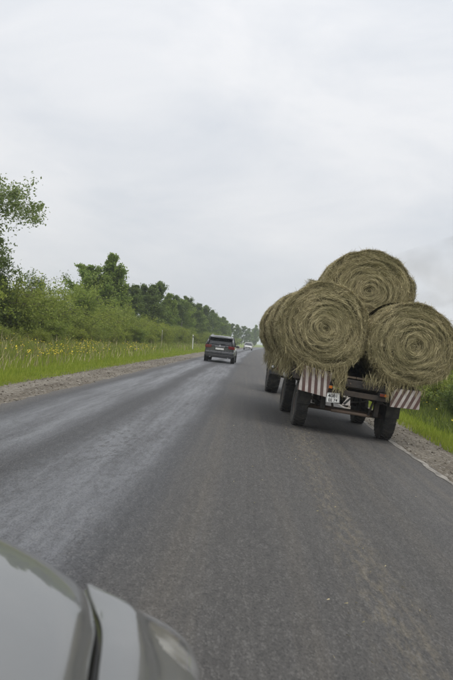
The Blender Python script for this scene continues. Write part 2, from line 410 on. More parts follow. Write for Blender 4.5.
# straw and hay scraps fallen on the road
r = np.random.default_rng(5); V = []; F = []
for i in range(240):
    k = r.random()
    u = r.normal(1.0, 0.22) if k < 0.6 else r.uniform(-0.3, 2.9); y = 1.0 + 22 * r.random() ** 1.3
    a = r.random() * PI; l = r.uniform(0.004, 0.014); wd = r.uniform(0.0008, 0.0016); z = gz(u, y) + 0.006
    d = np.array([math.cos(a), math.sin(a), 0]); e = np.array([-d[1], d[0], 0])
    c0 = np.array([u, y, z]); V += [c0 - d * l - e * wd, c0 + d * l - e * wd, c0 + d * l * 0.9 + e * wd + (0, 0, 0.006), c0 - d * l + e * wd]
    F.append((4 * i, 4 * i + 1, 4 * i + 2, 4 * i + 3))
o = link('straw_scraps', mesh_np('straw_scraps', np.array(V), np.array(F)), 'hay_straw')
tag(o, 'scraps of hay strewn on the right lane behind the trailer', 'hay', kind='stuff')

# ------------------------------------------------------------------ grass, herbs, flowers
def blades(name, label, gen, mat, seed, cat='grass'):
    r = np.random.default_rng(seed)
    u, y, h, wd = gen(r); n = len(u)
    x = u + np.where(y > 0, y * y / CURVE, 0)
    z = np.array([gz(a, b) for a, b in zip(x, y)]) - 0.03
    az = r.random(n) * 2 * PI; lean = h * np.abs(r.normal(0, 0.35, n)); la = r.random(n) * 2 * PI
    ex, ey = np.cos(az) * wd, np.sin(az) * wd
    lx, ly = np.cos(la) * lean, np.sin(la) * lean
    P = np.zeros((n, 5, 3))
    P[:, 0] = np.stack([x - ex, y - ey, z], 1); P[:, 1] = np.stack([x + ex, y + ey, z], 1)
    P[:, 2] = np.stack([x + ex * .8 + lx * .35, y + ey * .8 + ly * .35, z + h * .6], 1)
    P[:, 3] = np.stack([x - ex * .8 + lx * .35, y - ey * .8 + ly * .35, z + h * .6], 1)
    P[:, 4] = np.stack([x + lx, y + ly, z + h], 1)
    b = np.arange(n)[:, None] * 5
    T = np.concatenate([b + [0, 1, 2], b + [0, 2, 3], b + [3, 2, 4]])
    o = link(name, mesh_np(name, P.reshape(-1, 3), T), mat); tag(o, label, cat, kind='stuff'); return x, y, z, h
def dist_y(r, n, y0, y1):     # density falls with distance
    return 1.0 / (1.0 / y0 - r.random(n) * (1.0 / y0 - 1.0 / y1))
def g_left(r):
    n = 130000; y = dist_y(r, n, 9, 170); u = -5.0 - 3.6 * r.random(n) ** 0.8 - r.random(n) * y * 0.004
    clump = 0.6 + 0.8 * (np.sin(u * 5.1 + np.sin(y * 1.7) * 2) * np.sin(y * 2.3 + u) > 0.1) * r.random(n)
    h = (0.07 + 0.10 * r.random(n) + 0.05 * np.clip(-5.3 - u, 0, 3)) * clump
    return u, y, h * (0.65 + 0.6 * (r.random(n) < .10)), 0.0042 + 0.00024 * y
blades('grass', 'short bright green grass beside the left gravel shoulder', g_left, 'grass_blade', 11)
def herb_left(r):
    n = 125000; y = dist_y(r, n, 14, 190); u = -8.1 - 5.8 * r.random(n)
    h = (0.20 + 0.30 * r.random(n)) * (0.7 + 0.11 * np.clip(-8 - u, 0, 5))
    return u, y, h * (0.8 + 0.5 * np.abs(np.sin(u * 2.1 + np.sin(y * .9)) * np.sin(y * 1.1 - u))), 0.006 + 0.0003 * y
blades('tall_grass', 'tall weedy grass in front of the left shrubs', herb_left, 'herb_blade', 12)
def weed_left(r):
    n = 22000; y = dist_y(r, n, 13, 120); u = -7.2 - 6.2 * r.random(n) ** .8
    k = (np.sin(u * 2.7 + 1.3 * np.sin(y * .7)) * np.sin(y * .9 + u * .6) + r.normal(0, .25, n)) > .15
    u, y = u[k], y[k]; n = len(u); h = (.28 + .45 * r.random(n)) * np.clip(.25 + .16 * (-7.0 - u), .3, 1.1)
    return u, y, h, 0.007 + 0.0003 * y
blades('weeds', 'patches of taller broad leaved weeds through the left verge grass', weed_left, 'leaf_shrub', 15)
def dry_left(r):
    n = 3500; y = dist_y(r, n, 12, 110); u = -6.6 - 6.5 * r.random(n); h = .35 + .55 * r.random(n)
    return u, y, h * np.clip(.4 + .12 * (-5 - u), .4, 1.1), 0.004 + 0.0002 * y
blades('dry_stalks', 'thin dry seed stalks standing in the left verge grass', dry_left, 'hay_straw', 16)
def weed_right(r):
    n = 16000; y = dist_y(r, n, 10, 70); u = 5.2 + 5.5 * r.random(n); h = (.3 + .5 * r.random(n)) * np.clip(.35 + .25 * (u - 5), .35, 1.2)
    return u, y, h, 0.010 + 0.0004 * y
blades('weeds', 'tall weeds behind the grass of the right shoulder', weed_right, 'herb_dark', 17)
def g_right(r):
    n = 45000; y = dist_y(r, n, 9, 130); u = 4.0 + 5.0 * r.random(n)
    h = (0.08 + 0.16 * r.random(n)) * (0.8 + 0.3 * np.clip(u - 4.3, 0, 3))
    return u, y, h, 0.0035 + 0.00022 * y
blades('grass', 'green grass beside the right gravel shoulder', g_right, 'grass_blade', 13)
def flowers(name, label, n, u0, u1, y0, y1, zh, mat, seed, size):
    r = np.random.default_rng(seed); V = []; F = []
    # drifts: keep where a coarse pattern is high
    k = 0
    while k < n:
        y = float(dist_y(r, 1, y0, y1)[0]); u = r.uniform(u0, u1)
        if (math.sin(u * 1.9 + y * 0.35) + math.sin(y * 0.8 - u) + r.normal(0, 0.8)) < 0.25: continue
        X = u + cx(y); z = gz(X, y) + zh * r.uniform(0.7, 1.25); s = size * r.uniform(0.6, 1.3) * (1 + y * 0.012)
        q = Euler((r.uniform(-0.9, 0.9), r.uniform(-0.9, 0.9), r.random() * 6)).to_matrix()
        ring = [Vector((X, y, z)) + q @ Vector((s * math.cos(a * PI / 3), s * math.sin(a * PI / 3), 0.0)) for a in range(6)]
        b = len(V); V += ring + [Vector((X, y, z)) + q @ Vector((0, 0, -s * 0.5))]
        F += [(b + a, b + (a + 1) % 6, b + 6) for a in range(6)]; k += 1
    o = link(name, mesh_np(name, np.array([tuple(v) for v in V]), np.array(F)), mat); tag(o, label, 'flowers', kind='stuff')
flowers('yellow_flowers', 'yellow flowers dotted through the weeds on the left verge', 2700, -12.2, -7.0, 14, 55, 0.42, 'petal', 21, 0.0145)
flowers('yellow_flowers', 'yellow flowers in the grass by the right shoulder', 130, 5.5, 8.5, 12, 30, 0.40, 'petal', 22, 0.018)

# ------------------------------------------------------------------ trees and shrubs
def leaves_np(P, S, r, flat=0.35, aspect=0.55):
    n = len(P)
    N = r.normal(size=(n, 3)) * 0.75; N[:, 2] += 1.0 - flat * 0.5; N /= np.linalg.norm(N, axis=1)[:, None]
    d = np.cross(N, r.normal(size=(n, 3))); d /= np.linalg.norm(d, axis=1)[:, None] + 1e-9
    e = np.cross(N, d)
    S = S[:, None]
    V = np.stack([P - d * S, P + e * S * aspect, P + d * S, P - e * S * aspect], 1).reshape(-1, 3)
    b = np.arange(n)[:, None] * 4
    return V, np.concatenate([b + [0, 1, 2], b + [0, 2, 3]])
def make_tree(seed, H, W, base=0.2, nl=26, leaves=9000, leaf=0.09, bark='bark', leafm='leaf_tree', up=0.55, droop=0.1, trunk_r=None, sig=0.16, prof=None, dense=1.0):
    rr = random.Random(seed); r = np.random.default_rng(seed)
    tr = trunk_r or H * 0.016
    mb = MB(); tpts = []; bx, by = 0, 0
    for i in range(9):
        t = i / 8; tpts.append(Vector((bx, by, t * H * 0.95 - 0.15 * (i == 0)))); bx += rr.uniform(-.02, .02) * H * 0.7; by += rr.uniform(-.02, .02) * H * 0.7
    mb.tube(tpts, [tr * (1 - 0.93 * i / 8) for i in range(9)], 8)
    def tp(t):
        k = min(int(t * 8), 7); f = t * 8 - k; return tpts[k].lerp(tpts[k + 1], f)
    prof = prof or (lambda t: (math.sin(PI * min(1, (t - base) / (1 - base) * 0.86 + 0.14))) ** 0.65)
    C = []
    for i in range(nl):
        t = base + (1 - base) * (i + rr.random()) / nl * 0.97
        a = i * 2.4 + rr.uniform(-.5, .5); ln = W * prof(t) * rr.uniform(0.62, 1.12)
        el = up + 0.5 * (t - 0.5) + rr.uniform(-.15, .2)
        p0 = tp(t); d = Vector((math.cos(a) * math.cos(el), math.sin(a) * math.cos(el), math.sin(el)))
        pts = [p0]
        for k in range(5):
            d = (d + Vector((rr.uniform(-.15, .15), rr.uniform(-.15, .15), rr.uniform(-.1, .1) - droop * 0.5))).normalized()
            pts.append(pts[-1] + d * ln / 5)
        rb = tr * 0.38 * (1.05 - t)
        mb.tube(pts, [max(0.006, rb * (1 - 0.17 * k)) for k in range(6)], 5, cap=False)
        for k in range(2, 6):
            C.append((pts[k], ln * 0.16 * (1.2 - 0.1 * k)))
            for s in range(2 if dense == 1 else 4):
                sd = (d + Vector((rr.gauss(0, .75), rr.gauss(0, .75), rr.gauss(0, .5) - droop))).normalized(); sl_ = ln * rr.uniform(.14, .34)
                e = pts[k] + sd * sl_; mb.tube([pts[k], e], [max(0.005, rb * 0.35), 0.004], 4, cap=False)
                C.append((pts[k].lerp(e, .55), sl_ * .30)); C.append((e, sl_ * .35))
    C.append((tpts[-1], W * 0.12))
    cc = np.array([tuple(c[0]) for c in C]); cs = np.array([c[1] for c in C]) * dense + sig * 0.5
    idx = r.integers(0, len(C), leaves)
    P = cc[idx] + r.normal(size=(leaves, 3)) * cs[idx][:, None] * np.array([0.9, 0.9, 0.75])
    P[:, 2] = np.maximum(P[:, 2], 0.15)
    V, F = leaves_np(P, leaf * r.uniform(0.6, 1.25, leaves), r)
    return mb, mesh_np('crown', V, F), bark, leafm
def tree_thing(name, spec):
    mb, crown, bark, leafm = spec
    root = empty(name); mb.build('trunk', bark, root); link('crown', crown, leafm, root); return root
def make_shrub(seed, H, W, leaves=5000, leaf=0.05, leafm='leaf_shrub', stems=9, lobes=8, upright=0.5):
    rr = random.Random(seed); r = np.random.default_rng(seed); mb = MB(); C = []
    for i in range(stems):
        a = i * 2.4 + rr.uniform(-.4, .4); lean = rr.uniform(0.1, 1.0) * W * (1 - upright * 0.3); h = H * rr.uniform(0.6, 1.0) * (1 - 0.25 * lean / max(W, .1))
        p0 = Vector((rr.uniform(-.15, .15), rr.uniform(-.15, .15), -0.1))
        pts = [p0 + Vector((math.cos(a) * lean * (k / 5) ** 1.2, math.sin(a) * lean * (k / 5) ** 1.2, h * (k / 5) ** (0.85))) + Vector((rr.uniform(-.05, .05), rr.uniform(-.05, .05), 0)) for k in range(6)]
        mb.tube(pts, [0.03 * (1 - .16 * k) for k in range(6)], 5, cap=False)
        for k in range(1, 6):
            C.append((pts[k], 0.11 * W))
            for s in range(lobes // 2):
                e = pts[k] + Vector((rr.gauss(0, .26) * W, rr.gauss(0, .26) * W, rr.gauss(0.02, .10) * H))
                e.z = max(0.1, min(e.z, H)); mb.tube([pts[k], e], [0.010, 0.004], 4, cap=False); C.append((e, 0.075 * W))
    cc = np.array([tuple(c[0]) for c in C]); cs = np.array([c[1] for c in C])
    idx = r.integers(0, len(C), leaves)
    P = cc[idx] + r.normal(size=(leaves, 3)) * cs[idx][:, None] * np.array([1, 1, .9]); P[:, 2] = np.abs(P[:, 2]) + 0.02
    V, F = leaves_np(P, leaf * r.uniform(.6, 1.25, leaves), r, 0.6, 0.42)
    root = empty('shrub'); mb.build('stems', 'bark', root); link('foliage', mesh_np('foliage', V, F), leafm, root); return root

def place(o, u, y, s=1.0, rz=0.0, sz=None):
    x = u + cx(y); o.location = (x, y, gz(x, y) - 0.03); o.rotation_euler = (0, 0, rz); o.scale = (s, s, sz or s)

t0 = tree_thing('ash_tree', make_tree(3, 8.0, 4.3, base=0.44, nl=52, leaves=66000, leaf=0.072, leafm='leaf_grey', up=0.12, droop=0.03, sig=0.03, dense=.5, prof=lambda t: 0.72 + .28 * math.sin(PI * (t - .5) / .36) if t < .86 else .72 - 3 * (t - .86)))
tag(t0, 'tall airy tree with grey green leaves cut by the left frame edge', 'tree'); place(t0, -15.5, 30.5, 1.0, 0.7)
specs = [make_tree(11, 8.5, 2.7, 0.06, 44, 24000, 0.12, 'bark', 'leaf_tree', 0.85, 0.02, dense=.74, prof=lambda t: min(1.0, .55 + 1.6 * t) * min(1.0, (1.06 - t) * 1.5)),
         make_tree(12, 8.0, 2.8, 0.08, 26, 14000, 0.13, 'bark', 'leaf_dark', 0.55, 0.08, dense=.74),
         make_tree(13, 7.6, 2.4, 0.12, 24, 13000, 0.13, 'bark_pale', 'leaf_tree', 0.8, 0.12, dense=.74),
         make_tree(14, 8.6, 2.3, 0.08, 28, 14000, 0.13, 'bark', 'leaf_dark', 0.9, 0.02, dense=.74)]
protos = [tree_thing('broadleaf_tree', s) for s in specs]
usedp = [False] * 4
def put_tree(k, u, y, s, label, group='trees of the left roadside belt', sz=None):
    o = protos[k] if not usedp[k] else copy_tree(protos[k]); usedp[k] = True
    rnd = random.Random(int(y * 7 + u * 13)); place(o, u, y, s, rnd.uniform(0, 6.28), sz)
    tag(o, label, 'tree', group); return o
ORD = ['first', 'second', 'third', 'fourth', 'fifth', 'sixth', 'seventh', 'eighth', 'ninth', 'tenth', 'eleventh', 'twelfth', 'thirteenth', 'fourteenth', 'fifteenth', 'sixteenth', 'seventeenth', 'eighteenth', 'nineteenth', 'twentieth']
put_tree(0, -13.6, 60, .95, 'tallest rounded green tree standing alone above the left shrubs')
put_tree(2, -15.6, 59, 0.86, 'lower green tree just left of the tallest rounded tree')
put_tree(1, -16.2, 63, 0.72, 'low tree at the left foot of the tallest rounded tree')
row = [(1, -14.0, 71, .84), (1, -13.2, 78, .94), (3, -12.9, 84, .98), (0, -12.4, 90, .88), (1, -12.7, 97, .98), (2, -12.2, 104, .98), (3, -12.6, 112, 1.0), (1, -12.0, 120, 1.02), (0, -12.4, 129, 1.0),
       (3, -11.8, 138, 1.02), (1, -12.2, 149, 1.08), (2, -11.8, 161, 1.05), (1, -12.0, 175, .98), (3, -11.9, 190, 1.0), (0, -12.3, 210, .98), (1, -12.4, 232, 1.02), (3, -12.2, 258, 1.0)]
for i, (k, u, y, s) in enumerate(row):
    put_tree(k, u, y, s * .92, '%s tree from the near end of the dark belt left of the dark car' % ORD[i])
back = [(2, -16.5, 68, .8), (0, -17.0, 76, .85), (1, -16.4, 86, .85), (3, -16.8, 99, .85), (1, -16.2, 113, .9), (2, -16.0, 130, .9), (1, -16.2, 152, .95), (0, -16.0, 178, .95), (1, -15.8, 205, .95), (3, -16, 245, .95)]
for i, (k, u, y, s) in enumerate(back):
    put_tree(k, u, y, s, '%s tree of the half hidden row behind the dark tree belt, near end first' % ORD[i], 'half hidden trees behind the dark belt')
far = [(1, -12.5, 300, 1.1), (0, -9.5, 345, 1.35), (1, -13.5, 395, 1.3), (3, -12.0, 330, 1.0)]
for i, (k, u, y, s) in enumerate(far):
    put_tree(k, u, y, s, '%s of the far hazy trees above the road end, nearest first' % ORD[i], 'far trees at the road end')
farr = [(1, 6.5, 430, 1.15), (2, 9.0, 405, 0.9), (3, 12.5, 420, 1.05), (0, 16, 415, 1.0), (1, 21, 410, 1.0), (3, 1.5, 440, .9), (2, -3.0, 445, .85)]
for i, (k, u, y, s) in enumerate(farr):
    put_tree(k, u, y, s, '%s far small tree counted from right of the white car' % ORD[i], 'far trees closing the view beyond the white car')

sp = [make_shrub(31, 2.9, 1.9, 11000, 0.066, 'leaf_shrub', 11, 6), make_shrub(32, 2.4, 2.0, 10500, 0.064, 'leaf_light', 12, 6),
      make_shrub(33, 1.9, 1.5, 8500, 0.058, 'leaf_yellow', 10, 6), make_shrub(34, 3.2, 1.5, 10000, 0.066, 'leaf_dark', 9, 6, 0.9)]
useds = [False] * 4
def put_shrub(k, u, y, s, label, group='shrubs behind the left verge', sz=None):
    o = sp[k] if not useds[k] else copy_tree(sp[k]); useds[k] = True
    rq_ = random.Random(int(y * 11 + u * 5)); place(o, u, y, s, rq_.uniform(0, 6.28), sz or s * rq_.uniform(.72, 1.2)); tag(o, label, 'shrub', group)
KIND = ['mid green rounded shrub', 'light green spreading shrub', 'low yellow green shrub', 'dark green upright shrub']
row = [(0, -12.6, 23.5, 1.0), (2, -11.6, 26, 1.0), (0, -13.2, 28.5, 1.12), (3, -12.8, 31, 0.95), (1, -12.0, 32.5, 1.05), (0, -13.4, 35, 1.05), (1, -12.4, 37.5, 1.05), (3, -13.2, 40, 0.95), (0, -12.8, 42, 0.9),
       (1, -12.2, 44.5, 1.05), (0, -12.7, 47.5, 1.12), (2, -11.6, 49.5, 1.1), (1, -12.0, 52.5, 1.1), (0, -12.0, 55.5, 1.05), (2, -11.0, 58, 1.15), (1, -11.6, 61, 1.0),
       (2, -11.0, 65, 1.2), (0, -13.6, 67.5, 1.2), (0, -11.4, 68.5, .85), (2, -10.8, 72.5, 1.25)]
for i, (k, u, y, s) in enumerate(row):
    put_shrub(k, u, y, s * (1.22 if y < 50 else 1.12), '%s, %s from the left in the verge thicket' % (KIND[k], ORD[i]))
row = [(2, -10.4, 25.5, .5), (1, -10.7, 28, .5), (2, -10.2, 31.5, .55), (0, -10.6, 35.5, .45), (2, -10.3, 39.5, .6), (1, -10.5, 44, .5), (2, -10.0, 48, .6), (2, -10.4, 53, .6), (0, -10.0, 57.5, .5), (2, -9.8, 63, .65)]
for i, (k, u, y, s) in enumerate(row):
    put_shrub(k, u, y, s, 'knee high %s at the thicket foot, %s from the left' % (KIND[k].split(' shrub')[0] + ' bush', ORD[i]), 'small bushes at the foot of the thicket')
row = [(2, -10.8, 77, 1.2), (1, -10.9, 82, 0.95), (2, -10.4, 88, 1.15), (2, -10.6, 95, 1.2), (0, -10.6, 103, .9), (2, -10.3, 112, 1.2), (1, -10.4, 122, 1.0), (0, -10.4, 134, 1.0), (2, -10.3, 148, 1.3), (1, -10.4, 165, 1.0), (0, -10.4, 185, 1.0), (1, -10.4, 210, 1.1), (0, -10.6, 240, 1.2)]
for i, (k, u, y, s) in enumerate(row):
    put_shrub(k, u, y, s, '%s, %s from the near end below the dark tree belt' % (KIND[k], ORD[i]), 'shrubs below the dark tree belt')
row = [(3, 7.2, 22.5, .62), (1, 7.4, 26, .75), (0, 8.6, 29, .85), (3, 8.4, 33, .9), (1, 9.8, 17.0, 1.0), (3, 9.6, 22.5, 1.0), (0, 10.4, 21, 1.0), (1, 10.2, 25, 1.0), (0, 10.6, 30, 1.0), (3, 9.8, 36, 1.0)]
for i, (k, u, y, s) in enumerate(row):
    put_shrub(k, u, y, s, '%s, %s from the right frame edge beyond the hay trailer' % (KIND[k], ORD[i]), 'shrubs right of the hay trailer')
row = [(2, 7.5, 150, 1.2), (1, 8.0, 180, 1.2), (0, 8.5, 220, 1.3), (2, 8.0, 270, 1.5)]
for i, (k, u, y, s) in enumerate(row):
    put_shrub(k, u, y, s, '%s right of the far white car, %s going away' % (KIND[k], ORD[i]), 'far shrubs on the right verge')

# marker post and thin stake on the left verge
pr = empty('marker_post'); x = -7.45 + cx(80); pr.location = (x, 80, gz(x, 80)); pr.rotation_euler = (0, R(-4), 0)
MB().box(-.06, .06, -.03, .03, -.2, 1.72).build('post', 'post_white', pr, 0.01)
MB().box(-.063, .063, -.033, .033, 1.45, 1.58).build('black_band', 'sign_black', pr)
MB().prism([(-.06, 1.72), (.06, 1.72), (.06, 1.75), (-.06, 1.82)], -.03, .03).build('cap', 'post_white', pr)
tag(pr, 'white roadside marker post in the grass left of the dark car', 'post')
st = empty('thin_stake'); x = -9.2 + cx(66); st.location = (x, 66, gz(x, 66)); st.rotation_euler = (0, R(-3), 0)
MB().tube([(0, 0, -.2), (0.01, 0, .8), (0, 0, 1.75)], [.022, .02, .018], 8).build('pole', 'stake_grey', st)
MB().box(-.03, .03, -.022, -.04, 1.58, 1.7).build('plate', 'post_white', st)
tag(st, 'thin pale stake in the grass left of the white marker post', 'stake')

# ------------------------------------------------------------------ wheel builder (axis X, local centre)
def tyre_prof(Rr, wd, rim):
    h = wd / 2
    return [(-h * .72, rim), (-h * .95, rim + (Rr - rim) * .30), (-h, rim + (Rr - rim) * .62), (-h * .93, Rr * .955), (-h * .78, Rr * .988), (-h * .4, Rr),
            (h * .4, Rr), (h * .78, Rr * .988), (h * .93, Rr * .955), (h, rim + (Rr - rim) * .62), (h * .95, rim + (Rr - rim) * .30), (h * .72, rim)]
def wheel(parent, loc, Rr, wd, rim, side, rim_mat='rim_dirty', tread=0, seg=36, bolts=6, spokes=0):
    e = MB(); e.lathe_x(tyre_prof(Rr, wd, rim), seg)
    if tread:
        for k in range(tread):
            for sgn in (-1, 1):
                a = 2 * PI * (k + (0.5 if sgn > 0 else 0)) / tread
                mt = Matrix.Rotation(a, 4, 'X') @ Matrix.Translation((sgn * wd * .24, 0, Rr * .995)) @ Matrix.Rotation(sgn * R(28), 4, 'Z')
                e.box(-wd * .23, wd * .23, -Rr * .025, Rr * .025, -Rr * .03, Rr * .028, mt)
    wh = e.build('wheel', 'rubber', parent); wh.location = loc
    d = MB(); s = side
    prof = [(s * wd * .36, rim * 1.0), (s * wd * .40, rim * 1.02), (s * wd * .38, rim * .93), (s * wd * .12, rim * .86), (s * wd * .10, rim * .5), (s * wd * .2, rim * .32), (s * wd * .33, rim * .25), (s * wd * .34, rim * .02)]
    d.lathe_x([(-s * wd * .3, rim * .98)] + prof, 28); d.build('rim', rim_mat, wh)
    for k in range(bolts):
        a = 2 * PI * k / bolts; q = MB(); q.lathe_x([(0, .016), (s * .03, .014)], 6, s * wd * .13, rim * .62 * math.cos(a), rim * .62 * math.sin(a)); q.build('bolt', 'chassis', wh)
    for k in range(spokes):
        q = MB(); mt = Matrix.Rotation(2 * PI * k / spokes, 4, 'X')
        q.box(s * wd * .28 - .015, s * wd * .28 + .015, -.03, .03, rim * .15, rim * .95, mt); q.build('spoke', rim_mat, wh)
    return wh

# ------------------------------------------------------------------ trailer
TX, TY, TYAW = 1.95, 13.05, R(2.5)
zl, zr = gz(1.10, TY), gz(2.80, TY)
TROLL = math.atan2(zl - zr, 1.70)
T = empty('hay_trailer', (TX, TY, (zl + zr) / 2), (0, TROLL, TYAW))
tag(T, 'rusty two axle flatbed farm trailer carrying the hay bales', 'trailer')
TM = Matrix.LocRotScale(T.location, Euler(T.rotation_euler), None)
WR, WW = 0.42, 0.245
for yy in (0.0, 2.45):
    MB().tube([(-.80, yy, WR), (.80, yy, WR)], .05, 12).build('axle', 'rust_pipe', T)
    for sx_ in (-1, 1):
        wheel(T, (sx_ * .85, yy, WR - 0.004), WR, WW, .22, sx_, tread=30)
        sp_ = MB()
        for k in range(5): sp_.box(sx_ * .50 - .035, sx_ * .50 + .035, yy - .55 + .085 * k, yy + .55 - .085 * k, WR + .06 + (4 - k) * .016 - .03, WR + .06 + (4 - k) * .016 - .015)
        sp_.build('leaf_spring', 'chassis', T)
        MB().box(sx_ * .50 - .045, sx_ * .50 + .045, yy - .60, yy - .50, WR + .02, .70).build('spring_hanger', 'chassis', T, .008)
        MB().box(sx_ * .50 - .045, sx_ * .50 + .045, yy + .50, yy + .60, WR + .02, .70).build('spring_hanger', 'chassis', T, .008)
for sx_ in (-1, 1):
    MB().box(sx_ * .50 - .05, sx_ * .50 + .05, -.75, 4.1, .70, .90).build('chassis_rail', 'chassis', T, .01)
    MB().box(sx_ * 1.14 - .03, sx_ * 1.14 + .03, -.80, 4.2, .98, 1.09).build('side_rail', 'chassis', T, .01)
for yy in (-.62, .4, 1.4, 2.45, 3.4, 4.0):
    MB().box(-1.10, 1.10, yy - .05, yy + .05, .90, .985).build('cross_member', 'chassis', T, .008)
for k in range(12):
    x0 = -1.12 + k * .187
    MB().box(x0, x0 + .178, -.78, 4.18, 1.09, 1.125).build('deck_board', 'deck_wood', T, .004)
MB().box(-1.17, 1.17, -.90, -.81, .93, 1.07).build('rear_beam', 'chassis', T, .012)
MB().box(-.62, .62, -.88, -.82, .76, .86).build('lower_beam', 'chassis', T, .01)
for sx_ in (-1, 1):
    MB().box(sx_ * .45 - .03, sx_ * .45 + .03, -.87, -.83, .80, .98).build('beam_hanger', 'chassis', T, .006)
MB().tube([(-.36, -.72, .45), (.36, -.7, .45)], .03, 10).build('tow_bar', 'rust_pipe', T)
for sx_ in (-1, 1):
    MB().tube([(sx_ * .33, -.72, .46), (sx_ * .42, -.70, .82)], .022, 8).build('tow_bar_strut', 'chassis', T)
MB().tube([(0, -.3, .55), (0, 2.0, .55)], .035, 10).build('brake_rod', 'chassis', T)
MB().lathe_x([(-.16, .01), (-.16, .1), (.16, .1), (.16, .01)], 16, -.25, .55, .62).build('air_tank', 'chassis', T)
q = MB(); q.tube([(0, 2.45, .62), (0, 2.45, .70)], .42, 28); q.build('turntable', 'chassis', T)
for sx_ in (-1, 1):
    MB().tube([(sx_ * .42, 2.5, .55), (sx_ * .06, 6.55, .52)], .04, 8).build('drawbar', 'chassis', T)
# striped boards: each stripe is its own piece
def stripe_board(cx_, cz_, wd, ht, rot, slant, n, clip, label):
    rt = Matrix.Translation((cx_, -.93, cz_)) @ Matrix.Rotation(rot, 4, 'Y')
    outline = [(-wd / 2, -ht / 2), (wd / 2, -ht / 2), (wd / 2, ht / 2), (-wd / 2 + clip, ht / 2), (-wd / 2, ht / 2 - clip)] if clip else [(-wd / 2, -ht / 2), (wd / 2, -ht / 2), (wd / 2, ht / 2), (-wd / 2, ht / 2)]
    b = MB(); b.prism(outline, -.006, .006); b.v = [tuple(rt @ Vector(v)) for v in b.v]
    bo = b.build('striped_board', 'sign_white', T, 0.003); bo['label'] = label
    def clip_poly(poly):
        def inside(pt, a, c): return (c[0] - a[0]) * (pt[1] - a[1]) - (c[1] - a[1]) * (pt[0] - a[0]) >= 0
        res = poly
        for i in range(len(outline)):
            a, c = outline[i], outline[(i + 1) % len(outline)]; inp = res; res = []
            for j in range(len(inp)):
                p1, p2 = inp[j], inp[(j + 1) % len(inp)]
                i1, i2 = inside(p1, a, c), inside(p2, a, c)
                if i1: res.append(p1)
                if i1 != i2:
                    d1 = (c[0] - a[0]) * (p1[1] - a[1]) - (c[1] - a[1]) * (p1[0] - a[0]); d2 = (c[0] - a[0]) * (p2[1] - a[1]) - (c[1] - a[1]) * (p2[0] - a[0])
                    f = d1 / (d1 - d2); res.append((p1[0] + (p2[0] - p1[0]) * f, p1[1] + (p2[1] - p1[1]) * f))
            if not res: return []
        return res
    pitch = wd * 1.06 / n; k = -n
    for k in range(-n, 2 * n):
        x0 = -wd / 2 + pitch * (k + .28); x1 = x0 + pitch * .50
        poly = clip_poly([(x0 - slant / 2, -ht / 2 - .01), (x1 - slant / 2, -ht / 2 - .01), (x1 + slant / 2, ht / 2 + .01), (x0 + slant / 2, ht / 2 + .01)])
        if len(poly) < 3: continue
        q = MB(); q.prism(poly, -.0095, -.0065); q.v = [tuple(rt @ Vector(v)) for v in q.v]
        q.build('stripe', 'stripe_red', bo)
simple('stripe_red', (0.10, 0.05, 0.043), 0.65, scale=6, dirt=(0.7, (0.12, 0.09, 0.075)))
stripe_board(-.77, .94, .54, .46, R(6), -.10, 5, 0, 'faded red and white striped board hanging askew on the left')
stripe_board(.91, .88, .54, .34, R(-3), .16, 5, .09, 'red and white striped board with a cut corner on the right')
for cx_, zt in ((-.93, 1.0), (-.63, 1.0), (.80, 1.0), (1.06, 1.0)):
    MB().box(cx_ - .02, cx_ + .02, -.925, -.905, zt - .25, zt + .06).build('board_bracket', 'chassis', T)
# number plate with two lines of characters
pl = empty('number_plate'); pl.parent = T; pl.scale = (.86,) * 3; pl.location = (-.40, -.93, .69); pl.rotation_euler = (0, R(-6), 0)
MB().box(-.145, .145, -.004, .004, -.105, .105).build('plate', 'number_white', pl, .003)
for a in ((-.138, .138, .092, .098), (-.138, .138, -.098, -.092), (-.138, -.132, -.092, .092), (.132, .138, -.092, .092)):
    MB().box(a[0], a[1], -.0065, -.0045, a[2], a[3]).build('border', 'sign_black', pl)
def text(txt, size, loc, parent, name='lettering'):
    cu = bpy.data.curves.new(name, 'FONT'); cu.body = txt; cu.size = size; cu.align_x = 'CENTER'; cu.align_y = 'CENTER'; cu.extrude = .001; cu.offset = size * .018
    to = bpy.data.objects.new(name, cu); COL.objects.link(to)
    bpy.context.view_layer.update(); dg = bpy.context.evaluated_depsgraph_get()
    me = bpy.data.meshes.new_from_object(to.evaluated_get(dg)); bpy.data.objects.remove(to)
    me.transform(Matrix.Rotation(R(90), 4, 'X'))
    o = link(name, me, 'sign_black', parent); o.location = loc; return o
text('4081', .105, (0, -.0065, .042), pl); text('EE 74', .085, (0, -.0065, -.05), pl)
# bent white plate with a black diagonal bar
sg = empty('slow_sign'); sg.parent = T; sg.scale = (.78,) * 3; sg.location = (-.16, -.93, .665); sg.rotation_euler = (0, R(-4), 0)
MB().prism([(-.09, -.09), (.11, -.09), (.10, .10), (.04, .10)], -.004, .004).build('sign_plate', 'sign_white', sg, .002)
MB().prism([(-.06, -.055), (-.015, -.085), (.105, .05), (.095, .10)], -.0075, -.0045).build('diagonal_bar', 'sign_black', sg)
MB().box(-.012, .012, .006, .02, -.06, .2).build('bracket', 'chassis', sg)
